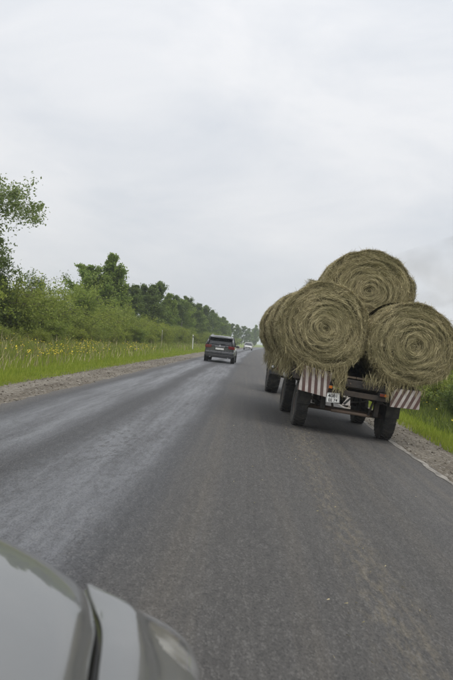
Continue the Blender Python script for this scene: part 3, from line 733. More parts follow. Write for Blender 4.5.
# lamps
def round_lamp(loc, rr_, mat, nm):
    q = MB(); q.tube([(loc[0], loc[1] + .05, loc[2]), (loc[0], loc[1], loc[2])], rr_ * 1.12, 16); h = q.build(nm, 'black_plastic', T)
    q = MB(); rings = []
    for k in range(5):
        a = k / 4 * PI / 2; rings.append([Vector((loc[0] + rr_ * math.cos(a) * math.cos(b * PI / 8) + .0001, loc[1] - .002 - .025 * math.sin(a), loc[2] + rr_ * math.cos(a) * math.sin(b * PI / 8))) for b in range(16)])
    q.loft(rings); q.build('lens', mat, h)
round_lamp((-1.19, .30, .93), .055, 'white_lens', 'reflector_lamp')
round_lamp((-1.30, .75, 1.02), .05, 'red_lens', 'marker_lamp')
round_lamp((-1.40, 1.05, 1.02), .032, 'white_lens', 'marker_lamp')
MB().box(-1.42, -1.10, 1.08, 1.12, .99, 1.05).build('lamp_bracket', 'chassis', T)
MB().box(-1.34, -1.10, .78, .82, .98, 1.02).build('lamp_bracket', 'chassis', T)
# hoses, wiring, mud flaps, tail lamp clusters, bolts
MB().tube([(-.55, -.80, .90), (-.40, -.78, .72), (-.1, -.75, .64), (.2, -.77, .70), (.42, -.80, .86)], .011, 6).build('brake_hose', 'rubber', T)
MB().tube([(.5, -.84, .90), (.52, -.86, .74), (.60, -.88, .70), (.62, -.89, .84)], .007, 6).build('lamp_cable', 'rubber', T)
for sx_ in (-1, 1):
    MB().box(sx_ * .85 - .13, sx_ * .85 + .13, -.47, -.46, .46, .90).build('mud_flap', 'rubber', T, .004)
    lc = MB().box(sx_ * .52 - .09, sx_ * .52 + .09, -.925, -.885, .845, .915).build('tail_lamp_cluster', 'black_plastic', T, .006)
    MB().box(sx_ * .52 - .08, sx_ * .52 - .005, -.932, -.926, .855, .905).build('lens', 'red_lens', lc); MB().box(sx_ * .52 + .005, sx_ * .52 + .08, -.932, -.926, .855, .905).build('lens', 'amber_lens', lc)
    for k in range(5):
        xx = sx_ * (.12 + .22 * k); MB().tube([(xx, -.90, 1.0), (xx, -.918, 1.0)], .016, 6).build('bolt', 'rust_pipe', T)
# upright stakes holding the load
for sx_ in (-1, 1):
    for yy in (.9, 3.0):
        MB().box(sx_ * 1.19 - .025, sx_ * 1.19 + .025, yy - .03, yy + .03, .95, 1.35).build('side_stake', 'chassis', T, .006)

# ------------------------------------------------------------------ hay bales
def ribbons(P, D, N, Ln, Wd, Cv, r):
    """thin bent ribbons: centre P, direction D, normal N, length, width, curvature vector Cv"""
    n = len(P); E = np.cross(D, N); E /= np.linalg.norm(E, axis=1)[:, None] + 1e-9
    ts = np.array([-.5, -.17, .17, .5]); V = np.zeros((n, 8, 3))
    for k, t in enumerate(ts):
        c = P + D * (Ln * t)[:, None] + Cv * ((Ln ** 2) * t * t * 0.5)[:, None]
        wd = (Wd * (1.0 if 0 < k < 3 else 0.45))[:, None]
        V[:, 2 * k] = c - E * wd; V[:, 2 * k + 1] = c + E * wd
    b = np.arange(n)[:, None] * 8
    F = np.concatenate([b + [0, 1, 3, 2], b + [2, 3, 5, 4], b + [4, 5, 7, 6]])
    return V.reshape(-1, 3), F
def bale_geometry(Rr, Ln, seed, n_face, n_side, faces=(0,), sq=1.0, press=None):
    r = np.random.default_rng(seed); ph = r.random(8) * 6.28
    def outline(a): return Rr * (1 + .022 * np.sin(2 * a + ph[0]) + .018 * np.sin(3 * a + ph[1]) + .014 * np.sin(5 * a + ph[2]) + .013 * np.sin(9 * a + ph[3]) + .008 * np.sin(17 * a + ph[6]))
    spin = r.uniform(-1, 1)
    def ring(rr_, a): 
        w1 = np.sin((rr_ / .075 - a / 6.283 * 2 + 0.5 * np.sin(2 * a + ph[4]) + .7 * np.sin(rr_ * 11 + 2 * a + ph[2])) * 6.283 * .5 + ph[5])
        return w1 * (.55 + .45 * np.sin(3 * a + rr_ * 14 + ph[1]))
    def face_y(rr_, a):
        q = rr_ / Rr
        bul = -.05 * np.cos(q * PI * .9) + .05 + .12 * np.clip(q - .86, 0, 1) ** 2 * 28 * .5
        ctr = .06 * np.exp(-(q / .13) ** 2) + .03 * np.sin(2 * a + 5 * q + ph[6]) * q * (1 - q)
        return bul + ctr + .042 * ring(rr_, a) * np.clip((1 - q) * 6, 0, 1)
    def fit(V):
        V = np.array(V, float); V[:, 2] *= sq
        low = V[:, 2] < -.45 * Rr; V[low, 2] = -.45 * Rr + (V[low, 2] + .45 * Rr) * .86      # flattened where it lies
        V[:, 0] += .03 * np.sin(V[:, 2] * 3.1 + ph[3]); V[:, 1] += .035 * np.sin(V[:, 0] * 3.3 + ph[1]) * np.sin(V[:, 2] * 2.9 + ph[2])
        if press is not None:
            for px_, pz_, pr_ in press:
                dx = V[:, 0] - px_; dz = V[:, 2] - pz_; d = np.sqrt(dx * dx + dz * dz) + 1e-6
                k = np.where(d < pr_, pr_ / d, 1.0); V[:, 0] = px_ + dx * k; V[:, 2] = pz_ + dz * k
        return V
    # solid body
    na, nr, nl_ = 96, 22, 14; V = []; F = []
    A = np.arange(na) / na * 2 * PI
    rows = []
    for i in range(1, nr + 1):
        rr_ = outline(A) * (i / nr) * (.985); rows.append((rr_, face_y(rr_, A)))
    for j in range(1, nl_):
        t = j / nl_; rr_ = outline(A) * (.985 + .010 * np.sin(9 * A + 7 * t + ph[7]) + .008 * np.sin(23 * A - 5 * t)); y0 = face_y(outline(A), A); rows.append((rr_, y0 + t * (Ln - 2 * y0)))
    for i in range(nr, 0, -1):
        rr_ = outline(A) * (i / nr) * .985; rows.append((rr_, Ln - face_y(rr_, A)))
    for rr_, yy in rows: V.append(np.stack([rr_ * np.cos(A), yy + 0 * A, rr_ * np.sin(A)], 1))
    c0 = len(rows) * na; V = np.vstack(V + [np.array([[0, float(face_y(np.array([0.0]), np.array([0.0]))[0]), 0], [0, Ln - .04, 0]])])
    for i in range(len(rows) - 1):
        for k in range(na): F.append((i * na + k, i * na + (k + 1) % na, (i + 1) * na + (k + 1) % na, (i + 1) * na + k))
    Ftri = [(c0, (k + 1) % na, k) for k in range(na)] + [(c0 + 1, (len(rows) - 1) * na + k, (len(rows) - 1) * na + (k + 1) % na) for k in range(na)]
    body = (fit(V), F + Ftri)
    # straw
    VV = []; FF = []; off = 0
    def push(v, f):
        nonlocal off
        VV.append(v); FF.append(f + off); off += len(v)
    for fc in faces:
        n = n_face; q = np.sqrt(r.random(n)) * .995; a = r.random(n) * 2 * PI; rr_ = outline(a) * q
        g_ = ring(rr_, a); keep = r.random(n) < (.12 + .88 * (g_ < .15)); q, a, rr_ = q[keep], a[keep], rr_[keep]; n = len(a)
        y = face_y(rr_, a) - r.uniform(-.004, .022, n)
        P = np.stack([rr_ * np.cos(a), y, rr_ * np.sin(a)], 1)
        tang = np.stack([-np.sin(a), np.zeros(n), np.cos(a)], 1); rad = np.stack([np.cos(a), np.zeros(n), np.sin(a)], 1)
        jit = r.normal(0, .20, n) + (r.random(n) < .11) * r.normal(0, .9, n)
        D = tang * np.cos(jit)[:, None] + rad * np.sin(jit)[:, None] + np.stack([np.zeros(n), r.normal(0, .10, n), np.zeros(n)], 1)
        D /= np.linalg.norm(D, axis=1)[:, None]
        N = np.stack([r.normal(0, .5, n), -np.ones(n), r.normal(0, .5, n)], 1)
        ln = np.minimum(r.uniform(.07, .34, n), rr_ * 1.1 + .05); wd = r.uniform(.0011, .0032, n)
        Cv = -rad / np.maximum(rr_, .08)[:, None]
        v, f = ribbons(P, D, N, ln, wd, Cv, r)
        if fc == 1: v[:, 1] = Ln - v[:, 1]
        push(v, f)
        # loose wisps standing off the face and the rim
        n = n_face // 9; a = r.random(n) * 2 * PI; q = 1 - .5 * r.random(n) ** 2; rr_ = outline(a) * q
        P = np.stack([rr_ * np.cos(a), face_y(rr_, a) - .02, rr_ * np.sin(a)], 1)
        D = r.normal(size=(n, 3)); D[:, 1] -= .8; D /= np.linalg.norm(D, axis=1)[:, None]
        v, f = ribbons(P, D, r.normal(size=(n, 3)), r.uniform(.05, .17, n), r.uniform(.0014, .003, n), np.tile([0, 0, -4.0], (n, 1)), r)
        if fc == 1: v[:, 1] = Ln - v[:, 1]
        push(v, f)
    n = n_side; a = r.random(n) * 2 * PI; rr_ = outline(a) * (1 + r.uniform(-.012, .012, n)); t = r.random(n)
    P = np.stack([rr_ * np.cos(a), .05 + t * (Ln - .1), rr_ * np.sin(a)], 1)
    tang = np.stack([-np.sin(a), np.zeros(n), np.cos(a)], 1); rad = np.stack([np.cos(a), np.zeros(n), np.sin(a)], 1); ax = np.tile([0, 1.0, 0], (n, 1))
    j = r.normal(0, .5, n)
    D = tang * np.cos(j)[:, None] + ax * np.sin(j)[:, None] + rad * r.normal(0, .10, n)[:, None]; D /= np.linalg.norm(D, axis=1)[:, None]
    v, f = ribbons(P, D, rad + r.normal(0, .4, (n, 3)), r.uniform(.08, .34, n), r.uniform(.0012, .0033, n), -rad / Rr * .9, r); push(v, f)
    # matted clumps that hang together and break up the spiral
    for fc in faces:
        for c_ in range(n_face // 420):
            a0 = r.random() * 6.283; r0 = float(Rr * np.sqrt(r.uniform(.02, .97))); k_ = int(r.integers(14, 46)); dr = r.normal(a0 + PI / 2, .45)
            P0 = np.array([r0 * math.cos(a0), 0, r0 * math.sin(a0)]) + r.normal(size=(k_, 3)) * np.array([.035, .0, .035])
            rq = np.sqrt(P0[:, 0] ** 2 + P0[:, 2] ** 2); P0[:, 1] = face_y(np.minimum(rq, Rr), np.arctan2(P0[:, 2], P0[:, 0])) - r.uniform(.0, .05, k_)
            D = np.stack([np.cos(dr + r.normal(0, .3, k_)), r.normal(-.15, .25, k_), np.sin(dr + r.normal(0, .3, k_))], 1); D /= np.linalg.norm(D, axis=1)[:, None]
            v, f = ribbons(P0, D, r.normal(size=(k_, 3)) + [0, -1.5, 0], r.uniform(.06, .22, k_), r.uniform(.0011, .0028, k_), np.tile([0, 0, -2.5], (k_, 1)), r)
            if fc == 1: v[:, 1] = Ln - v[:, 1]
            push(v, f)
    # frayed wisps on the round side; longer ones hang below
    n = n_side // 4; a = r.random(n) * 2 * PI; rr_ = outline(a); t = r.random(n)
    low = np.sin(a) < -.35
    P = np.stack([rr_ * np.cos(a), t * Ln, rr_ * np.sin(a)], 1); rad = np.stack([np.cos(a), np.zeros(n), np.sin(a)], 1)
    D = rad * .5 + r.normal(0, .6, (n, 3)); D[low] = r.normal(0, .25, (low.sum(), 3)) + [0, 0, -1]
    D /= np.linalg.norm(D, axis=1)[:, None]
    ln = r.uniform(.05, .16, n); ln[low] *= 1.3
    v, f = ribbons(P, D, r.normal(size=(n, 3)), ln, r.uniform(.0014, .003, n), np.tile([0, 0, -3.0], (n, 1)), r); push(v, f)
    straw = (fit(np.vstack(VV)), np.vstack(FF))
    return body, straw
bale_cache = {}
def bale(loc, Rr, Ln, seed, label, n_face=9000, n_side=6000, faces=(0,), rot=0.0, sq=1.0, press=None, tilt=(0, 0, 0), cache=None):
    if cache and cache in bale_cache: bm_, sm_ = bale_cache[cache]
    else:
        body, straw = bale_geometry(Rr, Ln, seed, n_face, n_side, faces, sq, press)
        bm_ = bpy.data.meshes.new('core'); bm_.from_pydata([tuple(v) for v in body[0]], [], body[1]); bm_.polygons.foreach_set('use_smooth', [True] * len(bm_.polygons))
        bm_.materials.append(M['hay_body']); sm_ = mesh_np('straw', straw[0], straw[1]); sm_.materials.append(M['hay_straw'])
        if cache: bale_cache[cache] = (bm_, sm_)
    e = empty('hay_bale')
    e.matrix_world = TM @ Matrix.Translation(loc) @ Euler(tilt).to_matrix().to_4x4() @ Matrix.Rotation(rot, 4, 'Y')
    for nm, me in (('core', bm_), ('straw', sm_)):
        o = bpy.data.objects.new(nm, me); COL.objects.link(o); o.parent = e
        if nm == 'straw': o['kind'] = 'stuff'
    tag(e, label, 'hay bale', 'round hay bales on the trailer'); return e
ZD = 1.125
LXl, LXr, RB = -.745, .875, .825
bale((LXl, -1.0, ZD + RB * .955), RB, 1.34, 101, 'round hay bale with its spiral end facing back, lower left of the rear three', 20000, 11000)
bale((LXr, -1.02, ZD + RB * .94 - .05), .81, 1.34, 102, 'round hay bale overhanging the trailer on the right, lower right of the rear three', 20000, 9000, sq=.97)
TBx, TBz, TBr = .175, 2.83, .885
bale((TBx, .10, TBz), TBr, 1.36, 103, 'highest round hay bale lying on top between the two lower rear ones', 20000, 11000,
     sq=.94, press=[(LXl - .03 - TBx, ZD + .78 - TBz, .84), (LXr - TBx, ZD + RB * .93 - TBz, RB - .01)])
for k in range(1, 4):
    y0 = -1.0 + 1.40 * k
    rr_ = (.0, .84, .88, .83)[k]
    bale((LXl - (.0, .03, .05, .0)[k], y0, ZD + rr_ * .93 - .01), rr_, 1.36, 110 + k, 'hay bale in the left lower row, %s bale forward of the rear one' % ORD[k - 1], 2500, 8000)
    bale((LXr, y0, ZD + RB * .93), RB, 1.36, 120, 'hay bale in the right lower row, %s bale forward of the rear one' % ORD[k - 1], 2500, 5000, cache='right')
bale((-.90, 2.0, 2.50), .60, 1.25, 131, 'small pale hay bale lying crosswise on top behind the lower left bale', 5000, 6000, faces=(0, 1), tilt=(0, 0, R(-90)), sq=.92)
bale((.35, 2.95, 2.60), .78, 1.36, 132, 'round hay bale hidden on top at the front of the load', 2500, 5000)

# tufts of loose hay hanging over the rear beam and the left side
r = np.random.default_rng(77); VV = []; FF = []; off = 0
def tuft(xa, xb, ya, yb, za, zb, n, ln0, ln1):
    global off
    P = np.stack([r.uniform(xa, xb, n), r.uniform(ya, yb, n), r.uniform(za, zb, n)], 1)
    D = r.normal(0, .35, (n, 3)) + [0, 0, -1]; D /= np.linalg.norm(D, axis=1)[:, None]
    v, f = ribbons(P, D, r.normal(size=(n, 3)), r.uniform(ln0, ln1, n), r.uniform(.0015, .0035, n), r.normal(0, 1.5, (n, 3)), r)
    VV.append(v); FF.append(f + off); off += len(v)
tuft(-1.15, -.30, -.98, -.86, 1.05, 1.22, 500, .10, .28)
tuft(-.42, -.22, -.97, -.90, .85, 1.2, 260, .15, .35)
tuft(.1, 1.25, -1.0, -.86, 1.02, 1.20, 420, .10, .25)
tuft(.55, .68, -.98, -.9, .85, 1.1, 120, .12, .28)
tuft(-1.42, -1.16, -.7, 4.3, 1.05, 1.55, 2600, .12, .40)
tuft(-1.30, -1.16, -.7, 4.3, .95, 1.2, 900, .12, .32)
o = link('loose_hay', mesh_np('loose_hay', np.vstack(VV), np.vstack(FF)), 'hay_straw'); o.matrix_world = TM
tag(o, 'loose hay hanging over the trailer edges below the bales', 'hay', kind='stuff')

# ------------------------------------------------------------------ tractor ahead of the trailer
ty = 8.15
wp = TM @ Vector((0, ty, 0)); TRX = wp.x + .05; TRY = wp.y
TZ = lambda x: gz(x, TRY)
tr = empty('tractor', (TRX, TRY, (TZ(TRX - .8) + TZ(TRX + .8)) / 2), (0, math.atan2(TZ(TRX - .8) - TZ(TRX + .8), 1.6), TYAW * .6))
tag(tr, 'farm tractor pulling the hay trailer, only a rear wheel showing', 'tractor')
for sx_ in (-1, 1):
    wheel(tr, (sx_ * .80, 0, .76), .76, .40, .46, sx_, 'rim_dirty', tread=20, bolts=8)
    wheel(tr, (sx_ * .72, 2.4, .46), .46, .23, .26, sx_, 'rim_dirty', tread=18)
    rings = []
    for k in range(9):
        a = R(-10 + 25 * k)
        rings.append([Vector((sx_ * .58, .84 * math.cos(a), .76 + .84 * math.sin(a))), Vector((sx_ * 1.0, .84 * math.cos(a), .76 + .84 * math.sin(a))),
                      Vector((sx_ * 1.0, .87 * math.cos(a), .76 + .87 * math.sin(a))), Vector((sx_ * .58, .87 * math.cos(a), .76 + .87 * math.sin(a)))])
    MB().loft(rings, smooth=False).build('mudguard', 'tractor_blue', tr)
MB().tube([(-.8, 0, .76), (.8, 0, .76)], .12, 12).build('rear_axle', 'chassis', tr)
MB().tube([(-.7, 2.4, .46), (.7, 2.4, .46)], .06, 10).build('front_axle', 'chassis', tr)
MB().box(-.25, .25, -.35, 2.5, .55, .98).build('transmission', 'chassis', tr, .04)
q = MB(); q.loft([[Vector((-.36, yy, .9)), Vector((.36, yy, .9)), Vector((.36, yy, zt - .12)), Vector((.26, yy, zt)), Vector((-.26, yy, zt)), Vector((-.36, yy, zt - .12))] for yy, zt in ((.95, 1.72), (2.2, 1.62), (2.75, 1.52))], smooth=False)
q.build('bonnet', 'tractor_blue', tr, .03)
MB().box(-.3, .3, 2.76, 2.79, .95, 1.42).build('grille', 'black_plastic', tr, .01)
MB().box(-.66, .66, -.35, 1.0, .95, 1.45).build('cab', 'tractor_blue', tr, .05)
MB().box(-.74, .74, -.55, 1.1, 2.56, 2.70).build('cab_roof', 'tractor_blue', tr, .05)
for sx_ in (-1, 1):
    for yy in (-.32, .94):
        MB().box(sx_ * .63 - .03, sx_ * .63 + .03, yy - .03, yy + .03, 1.45, 2.56).build('cab_pillar', 'tractor_blue', tr, .01)
    MB().box(sx_ * .63 - .004, sx_ * .63 + .004, -.29, .91, 1.46, 2.55).build('cab_window', 'glass_dark', tr)
for yy in (-.32, .94): MB().box(-.60, .60, yy - .004, yy + .004, 1.46, 2.55).build('cab_window', 'glass_dark', tr)
MB().tube([(.30, 1.9, 1.5), (.30, 1.9, 2.75), (.32, 1.86, 2.9)], [.05, .04, .04], 12).build('exhaust_pipe', 'chassis', tr)
MB().box(-.05, .05, -1.0, -.3, .45, .53).build('hitch', 'chassis', tr, .01)

# ------------------------------------------------------------------ cars
def ringsec(y, w_, z0, z1, e=4.0, n=28, tum=0.0):
    pts = []
    for k in range(n):
        a = 2 * PI * k / n + PI / n; c, s_ = math.cos(a), math.sin(a)
        x = w_ * math.copysign(abs(c) ** (2 / e), c); zz = math.copysign(abs(s_) ** (2 / e), s_); z = (z0 + z1) / 2 + (z1 - z0) / 2 * zz
        if zz > 0: x *= 1 - tum * zz
        pts.append(Vector((x, y, z)))
    return pts
def suv(root, paint, detail=True, front=False):
    Ln = 4.70
    # y=0 rear, forward +y
    body = MB(); body.loft([ringsec(.10, .80, .50, .98, 5), ringsec(.03, .86, .40, 1.02, 5, tum=.03), ringsec(.06, .905, .36, 1.06, 5, tum=.03), ringsec(.25, .925, .30, 1.08, 5, tum=.03), ringsec(1.0, .93, .28, 1.07, 5, tum=.03), ringsec(2.8, .93, .28, 1.06, 5, tum=.03),
                            ringsec(3.3, .925, .28, 1.03, 5, tum=.06), ringsec(3.9, .91, .28, .98, 5, tum=.08), ringsec(4.35, .86, .30, .90, 5, tum=.08), ringsec(4.62, .70, .36, .78, 5, tum=.05), ringsec(4.70, .55, .42, .68, 5)])
    bo = body.build('body', paint, root)
    # cabin: solid dark glasshouse with painted roof and pillars around it
    def cab(y, wb, wt, z0, z1): return [Vector((-wb, y, z0)), Vector((wb, y, z0)), Vector((wb * .5 + wt * .5 + .01, y, (z0 + z1) / 2)), Vector((wt, y, z1 - .03)), Vector((wt * .9, y, z1)), Vector((-wt * .9, y, z1)), Vector((-wt, y, z1 - .03)), Vector((-wb * .5 - wt * .5 - .01, y, (z0 + z1) / 2))]
    gh = MB(); gh.loft([cab(.18, .80, .78, 1.02, 1.04), cab(.36, .83, .70, 1.02, 1.50), cab(.55, .85, .68, 1.02, 1.57), cab(1.5, .86, .68, 1.02, 1.62), cab(2.4, .86, .67, 1.02, 1.59), cab(2.75, .86, .68, 1.02, 1.50), cab(3.45, .82, .78, 1.00, 1.03)], smooth=False)
    gh.build('window_glass', 'glass_dark', root, .02)
    rf = MB(); rf.loft([[Vector((x * w_, y, z + dz)) for x, dz in ((-1, -.05), (-.95, .0), (-.6, .025), (0, .035), (.6, .025), (.95, 0), (1, -.05), (.6, -.06), (-.6, -.06))] for y, w_, z in ((.10, .66, 1.565), (.22, .70, 1.60), (.6, .715, 1.625), (1.5, .715, 1.645), (2.3, .70, 1.625), (2.62, .69, 1.575))])
    ro = rf.build('roof', paint, root)
    for sx_ in (-1, 1):
        MB().tube([(sx_ * .80, .10, 1.04), (sx_ * .755, .24, 1.32), (sx_ * .70, .33, 1.57)], [.075, .07, .05], 8).build('rear_pillar', paint, root)
        MB().tube([(sx_ * .84, 3.35, 1.03), (sx_ * .70, 2.62, 1.58)], .035, 8).build('front_pillar', paint, root)
        MB().tube([(sx_ * .865, 1.75, 1.04), (sx_ * .70, 1.85, 1.60)], .03, 8).build('centre_pillar', 'black_plastic', root)
        MB().tube([(sx_ * .60, .5, 1.66), (sx_ * .60, .7, 1.70), (sx_ * .60, 2.0, 1.70), (sx_ * .60, 2.2, 1.65)], .016, 8).build('roof_rail', 'alloy', root)
        mi = MB(); mi.loft([ringsec(2.62, .09, .98 + .0, 1.12, 3, 14), ringsec(2.70, .12, .97, 1.15, 3, 14), ringsec(2.82, .08, .99, 1.12, 3, 14)]); mi.v = [(v[0] + sx_ * 1.0, v[1], v[2]) for v in mi.v]
        mi.build('door_mirror', paint, root)
    # rear face details
    MB().box(-.80, .80, -.035, .12, .30, .52).build('rear_bumper', 'black_plastic', root, .05)
    MB().box(-.88, .88, -.03, .20, .52, .70).build('bumper_cover', paint, root, .05)
    for sx_ in (-1, 1):
        lm = MB(); lm.loft([[Vector((sx_ * (.90 - .0 * t), .36 - .0, z0)), Vector((sx_ * .945, .30, z0 + .02)), Vector((sx_ * .90, .03, z0 + .02)), Vector((sx_ * .52, -.005, z0 + .05)), Vector((sx_ * .52, .06, z0 + .05)), Vector((sx_ * .84, .12, z0))] for t, z0 in ((0, .84), (1, 1.02))], smooth=False)
        lm.build('tail_lamp', 'red_lens', root, .015)
    pw = [(-.62, 1.12), (.62, 1.12), (.56, 1.48), (-.56, 1.48)]
    g_ = MB(); g_.add([(x, .165 + (z - 1.12) * .42, z) for x, z in pw] + [(x, .20 + (z - 1.12) * .42, z) for x, z in pw], [(0, 1, 2, 3), (7, 6, 5, 4), (0, 4, 5, 1), (1, 5, 6, 2), (2, 6, 7, 3), (3, 7, 4, 0)])
    g_.build('rear_window', 'glass_dark', root)
    q = MB(); q.add([(-.60, .02, 1.535), (.60, .02, 1.535), (.62, .30, 1.55), (-.62, .30, 1.55), (-.60, .0, 1.55), (.60, .0, 1.55), (.64, .34, 1.66), (-.64, .34, 1.66)], [(0, 1, 2, 3), (4, 7, 6, 5), (0, 4, 5, 1), (1, 5, 6, 2), (2, 6, 7, 3), (3, 7, 4, 0)]); q.build('spoiler', paint, root, .02)
    MB().box(-.30, .30, .0, .05, .97, 1.0).build('chrome_strip', 'alloy', root, .008)
    q = MB(); q.tube([(0, .02, 1.04), (0, .07, 1.04)], .055, 16); q.build('emblem', 'alloy', root)
    MB().box(-.26, .26, -.012, .02, .79, .90).build('number_plate', 'number_white', root, .003)
    MB().box(-.13, .13, .10, .15, 1.545, 1.56).build('brake_light', 'red_lens', root)
    MB().tube([(-.05, .15, 1.12), (.30, .17, 1.17)], .012, 6).build('wiper', 'black_plastic', root)
    for sx_ in (-.55, .55): MB().tube([(sx_, -.03, .33), (sx_, .2, .34)], .035, 10).build('exhaust_tip', 'alloy', root)
    for sx_ in (-1, 1):
        lm = MB(); lm.loft([ringsec(4.2, .14, .70, .84, 4, 12), ringsec(4.55, .10, .66, .78, 4, 12)]); lm.v = [(v[0] + sx_ * .68, v[1] + .02, v[2] + .03) for v in lm.v]
        lm.build('headlamp', 'white_lens', root)
    MB().box(-.5, .5, 4.66, 4.72, .50, .66).build('grille', 'black_plastic', root, .01)
    MB().box(-.26, .26, 4.71, 4.735, .40, .50).build('number_plate', 'number_white', root)
    for yy in (.92, 3.75):
        for sx_ in (-1, 1):
            ar = MB(); ar.lathe_x([(-.02, .43), (.02, .43), (.02, .02), (-.02, .02)], 28, sx_ * .925, yy, .36); ar.build('wheel_arch', 'black_plastic', root)
            wheel(root, (sx_ * .82, yy, .355), .36, .235, .24, sx_, 'alloy', bolts=0, spokes=5)
    return root
def ground_thing(o, u, y, yaw=0.0):
    x = u + cx(y); a, b = gz(x - .8, y), gz(x + .8, y)
    o.location = (x, y, (a + b) / 2); o.rotation_euler = (0, math.atan2(a - b, 1.6), yaw)
s1 = empty('parked_placeholder'); s1.name = 'dark_car'; suv(s1, 'suv_paint'); ground_thing(s1, -1.95, 40.5, R(-1.0))
tag(s1, 'dark grey crossover car driving ahead in the left lane', 'car')
s2 = empty('white_car'); suv(s2, 'white_paint'); ground_thing(s2, -1.95, 131.0, PI); s2.scale = (.9, .9, .9)
tag(s2, 'small white car far down the road beyond the dark car', 'car')

# ------------------------------------------------------------------ own car in the lower left corner
oc = empty('silver_car', (-.885, -1.14, 0.0)); oc.location.z = gz(-.9)
tag(oc, 'silver car whose bonnet and headlamp fill the lower left corner', 'car')
OX, OY, OZ = .90, 1.2, -oc.location.z
def W(p): return Vector((p[0] + OX, p[1] + OY, p[2] + OZ))         # world to car space
def crv(pts, n):
    """Catmull-Rom through pts"""
    P = [Vector(q) for q in pts]; P = [P[0] * 2 - P[1]] + P + [P[-1] * 2 - P[-2]]; res = []
    m_ = len(P) - 3
    for i in range(n):
        t = i / (n - 1) * m_; k = min(int(t), m_ - 1); f = t - k; a, b, c, d = P[k:k + 4]
        res.append(.5 * ((2 * b) + (c - a) * f + (2 * a - 5 * b + 4 * c - d) * f * f + (3 * b - a - 3 * c + d) * f ** 3))
    return res
def surf(lines, n, name, mat, mirror=True, sub=3):
    cols = [crv(l, n) for l in lines]                       # lines x n
    rows_ = [crv([c[i] for c in cols], (len(cols) - 1) * sub + 1) for i in range(n)]
    objs = []
    for s_ in ((1, -1) if mirror else (1,)):
        q = MB(); q.loft([[W(((v.x if s_ > 0 else -1.8 - v.x), v.y, v.z)) for v in rw] for rw in rows_], closed=False, cap=False)
        objs.append(q.build(name, mat, oc))
    return objs
m = Mat('headlamp_clear'); p = m.obj()
m.set(Base_Color=m.mix(m.ramp(m.noise(p, 12, 2, .4), (0.42, 0.0), (0.58, 1.0)), (0.30, 0.305, 0.31), (0.60, 0.61, 0.62)), Roughness=.15, Metallic=.6, Coat_Weight=1.0, Coat_Roughness=.02); M['headlamp_clear'] = m.m
# bonnet: lines running front to back, from the centre line to the rolled right edge (right half, mirrored half joined in the same lines)
half = [
    [(-.90, .25, .965), (-.90, .7, .948), (-.90, 1.15, .925), (-.90, 1.45, .890), (-.90, 1.60, .850), (-.90, 1.67, .79)],
    [(-.62, .25, .958), (-.62, .7, .942), (-.62, 1.15, .918), (-.62, 1.40, .888), (-.62, 1.54, .848), (-.62, 1.61, .79)],
    [(-.42, .25, .945), (-.42, .7, .930), (-.43, 1.10, .905), (-.44, 1.30, .880), (-.455, 1.44, .846), (-.47, 1.53, .79)],
    [(-.24, .25, .925), (-.26, .7, .913), (-.30, 1.05, .893), (-.325, 1.22, .872), (-.355, 1.36, .840), (-.39, 1.46, .79)],
    [(-.17, .25, .910), (-.19, .7, .898), (-.235, 1.02, .878), (-.265, 1.19, .857), (-.305, 1.33, .826), (-.35, 1.43, .785)],
    [(-.145, .25, .870), (-.165, .7, .860), (-.21, 1.01, .842), (-.24, 1.18, .823), (-.285, 1.32, .797), (-.33, 1.42, .765)],
]
half = [[(a, b, c + .035 + .034 * max(0.0, (1.2 - b) / .95) ** 1.1) for a, b, c in l] for l in half]
full = [[(-1.8 - a, b, c) for a, b, c in l] for l in half[:0:-1]] + half
surf(full[::1], 26, 'bonnet', 'silver_paint', mirror=False, sub=4)
# dark shut line under the bonnet edge
gapl = [(-.133, .25, .858), (-.153, .7, .848), (-.198, 1.01, .830), (-.229, 1.18, .811), (-.275, 1.325, .787), (-.32, 1.43, .755)]
for s_ in (1, -1):
    q = MB(); q.tube([W(((a if s_ > 0 else -1.8 - a), b, c + .014 + .006 * max(0, 1.2 - b))) for a, b, c in crv(gapl, 20)], .0135, 6); q.build('shut_line', 'sign_black', oc)
ridge = [(-.055, .25, .835), (-.045, .7, .825), (-.05, 1.02, .80), (-.07, 1.20, .79), (-.125, 1.37, .785), (-.30, 1.475, .785)]
gap2 = [(-.122, .25, .868), (-.142, .7, .858), (-.187, 1.01, .838), (-.22, 1.18, .820), (-.267, 1.325, .797), (-.315, 1.45, .785)]
mid2 = [(-.09, .25, .860), (-.09, .7, .850), (-.115, 1.02, .828), (-.145, 1.20, .812), (-.20, 1.36, .797), (-.31, 1.465, .786)]
outer1 = [(-.028, .25, .79), (-.016, .7, .78), (-.02, 1.02, .755), (-.035, 1.22, .74), (-.085, 1.42, .725), (-.29, 1.545, .72)]
outer2 = [(-.015, .25, .66), (-.002, .7, .65), (-.006, 1.02, .64), (-.018, 1.24, .63), (-.065, 1.46, .61), (-.28, 1.60, .60)]
outer3 = [(-.02, .25, .40), (-.02, .7, .40), (-.02, 1.02, .40), (-.03, 1.26, .40), (-.08, 1.49, .40), (-.28, 1.64, .40)]
gap2 = [(a - .002, b, c + .034) for a, b, c in gap2]; mid2 = [(a - .012, b, c + .032) for a, b, c in mid2]
ridge = [(a + d, b, c + .026) for (a, b, c), d in zip(ridge, (-.02, -.03, -.04, -.055, -.055, -.01))]
gap0 = [(a - .028, b - .004, c - .035) for a, b, c in gap2]; gap1 = [(a - .006, b, c - .012) for a, b, c in gap2]
outer1 = [(a, b, c + .02) for a, b, c in outer1]
cols = [crv(l, 120) for l in (gap0, gap1, gap2, mid2, ridge, outer1, outer2, outer3)]
rows_ = [crv([c[i] for c in cols], 7 * 16 + 1) for i in range(120)]
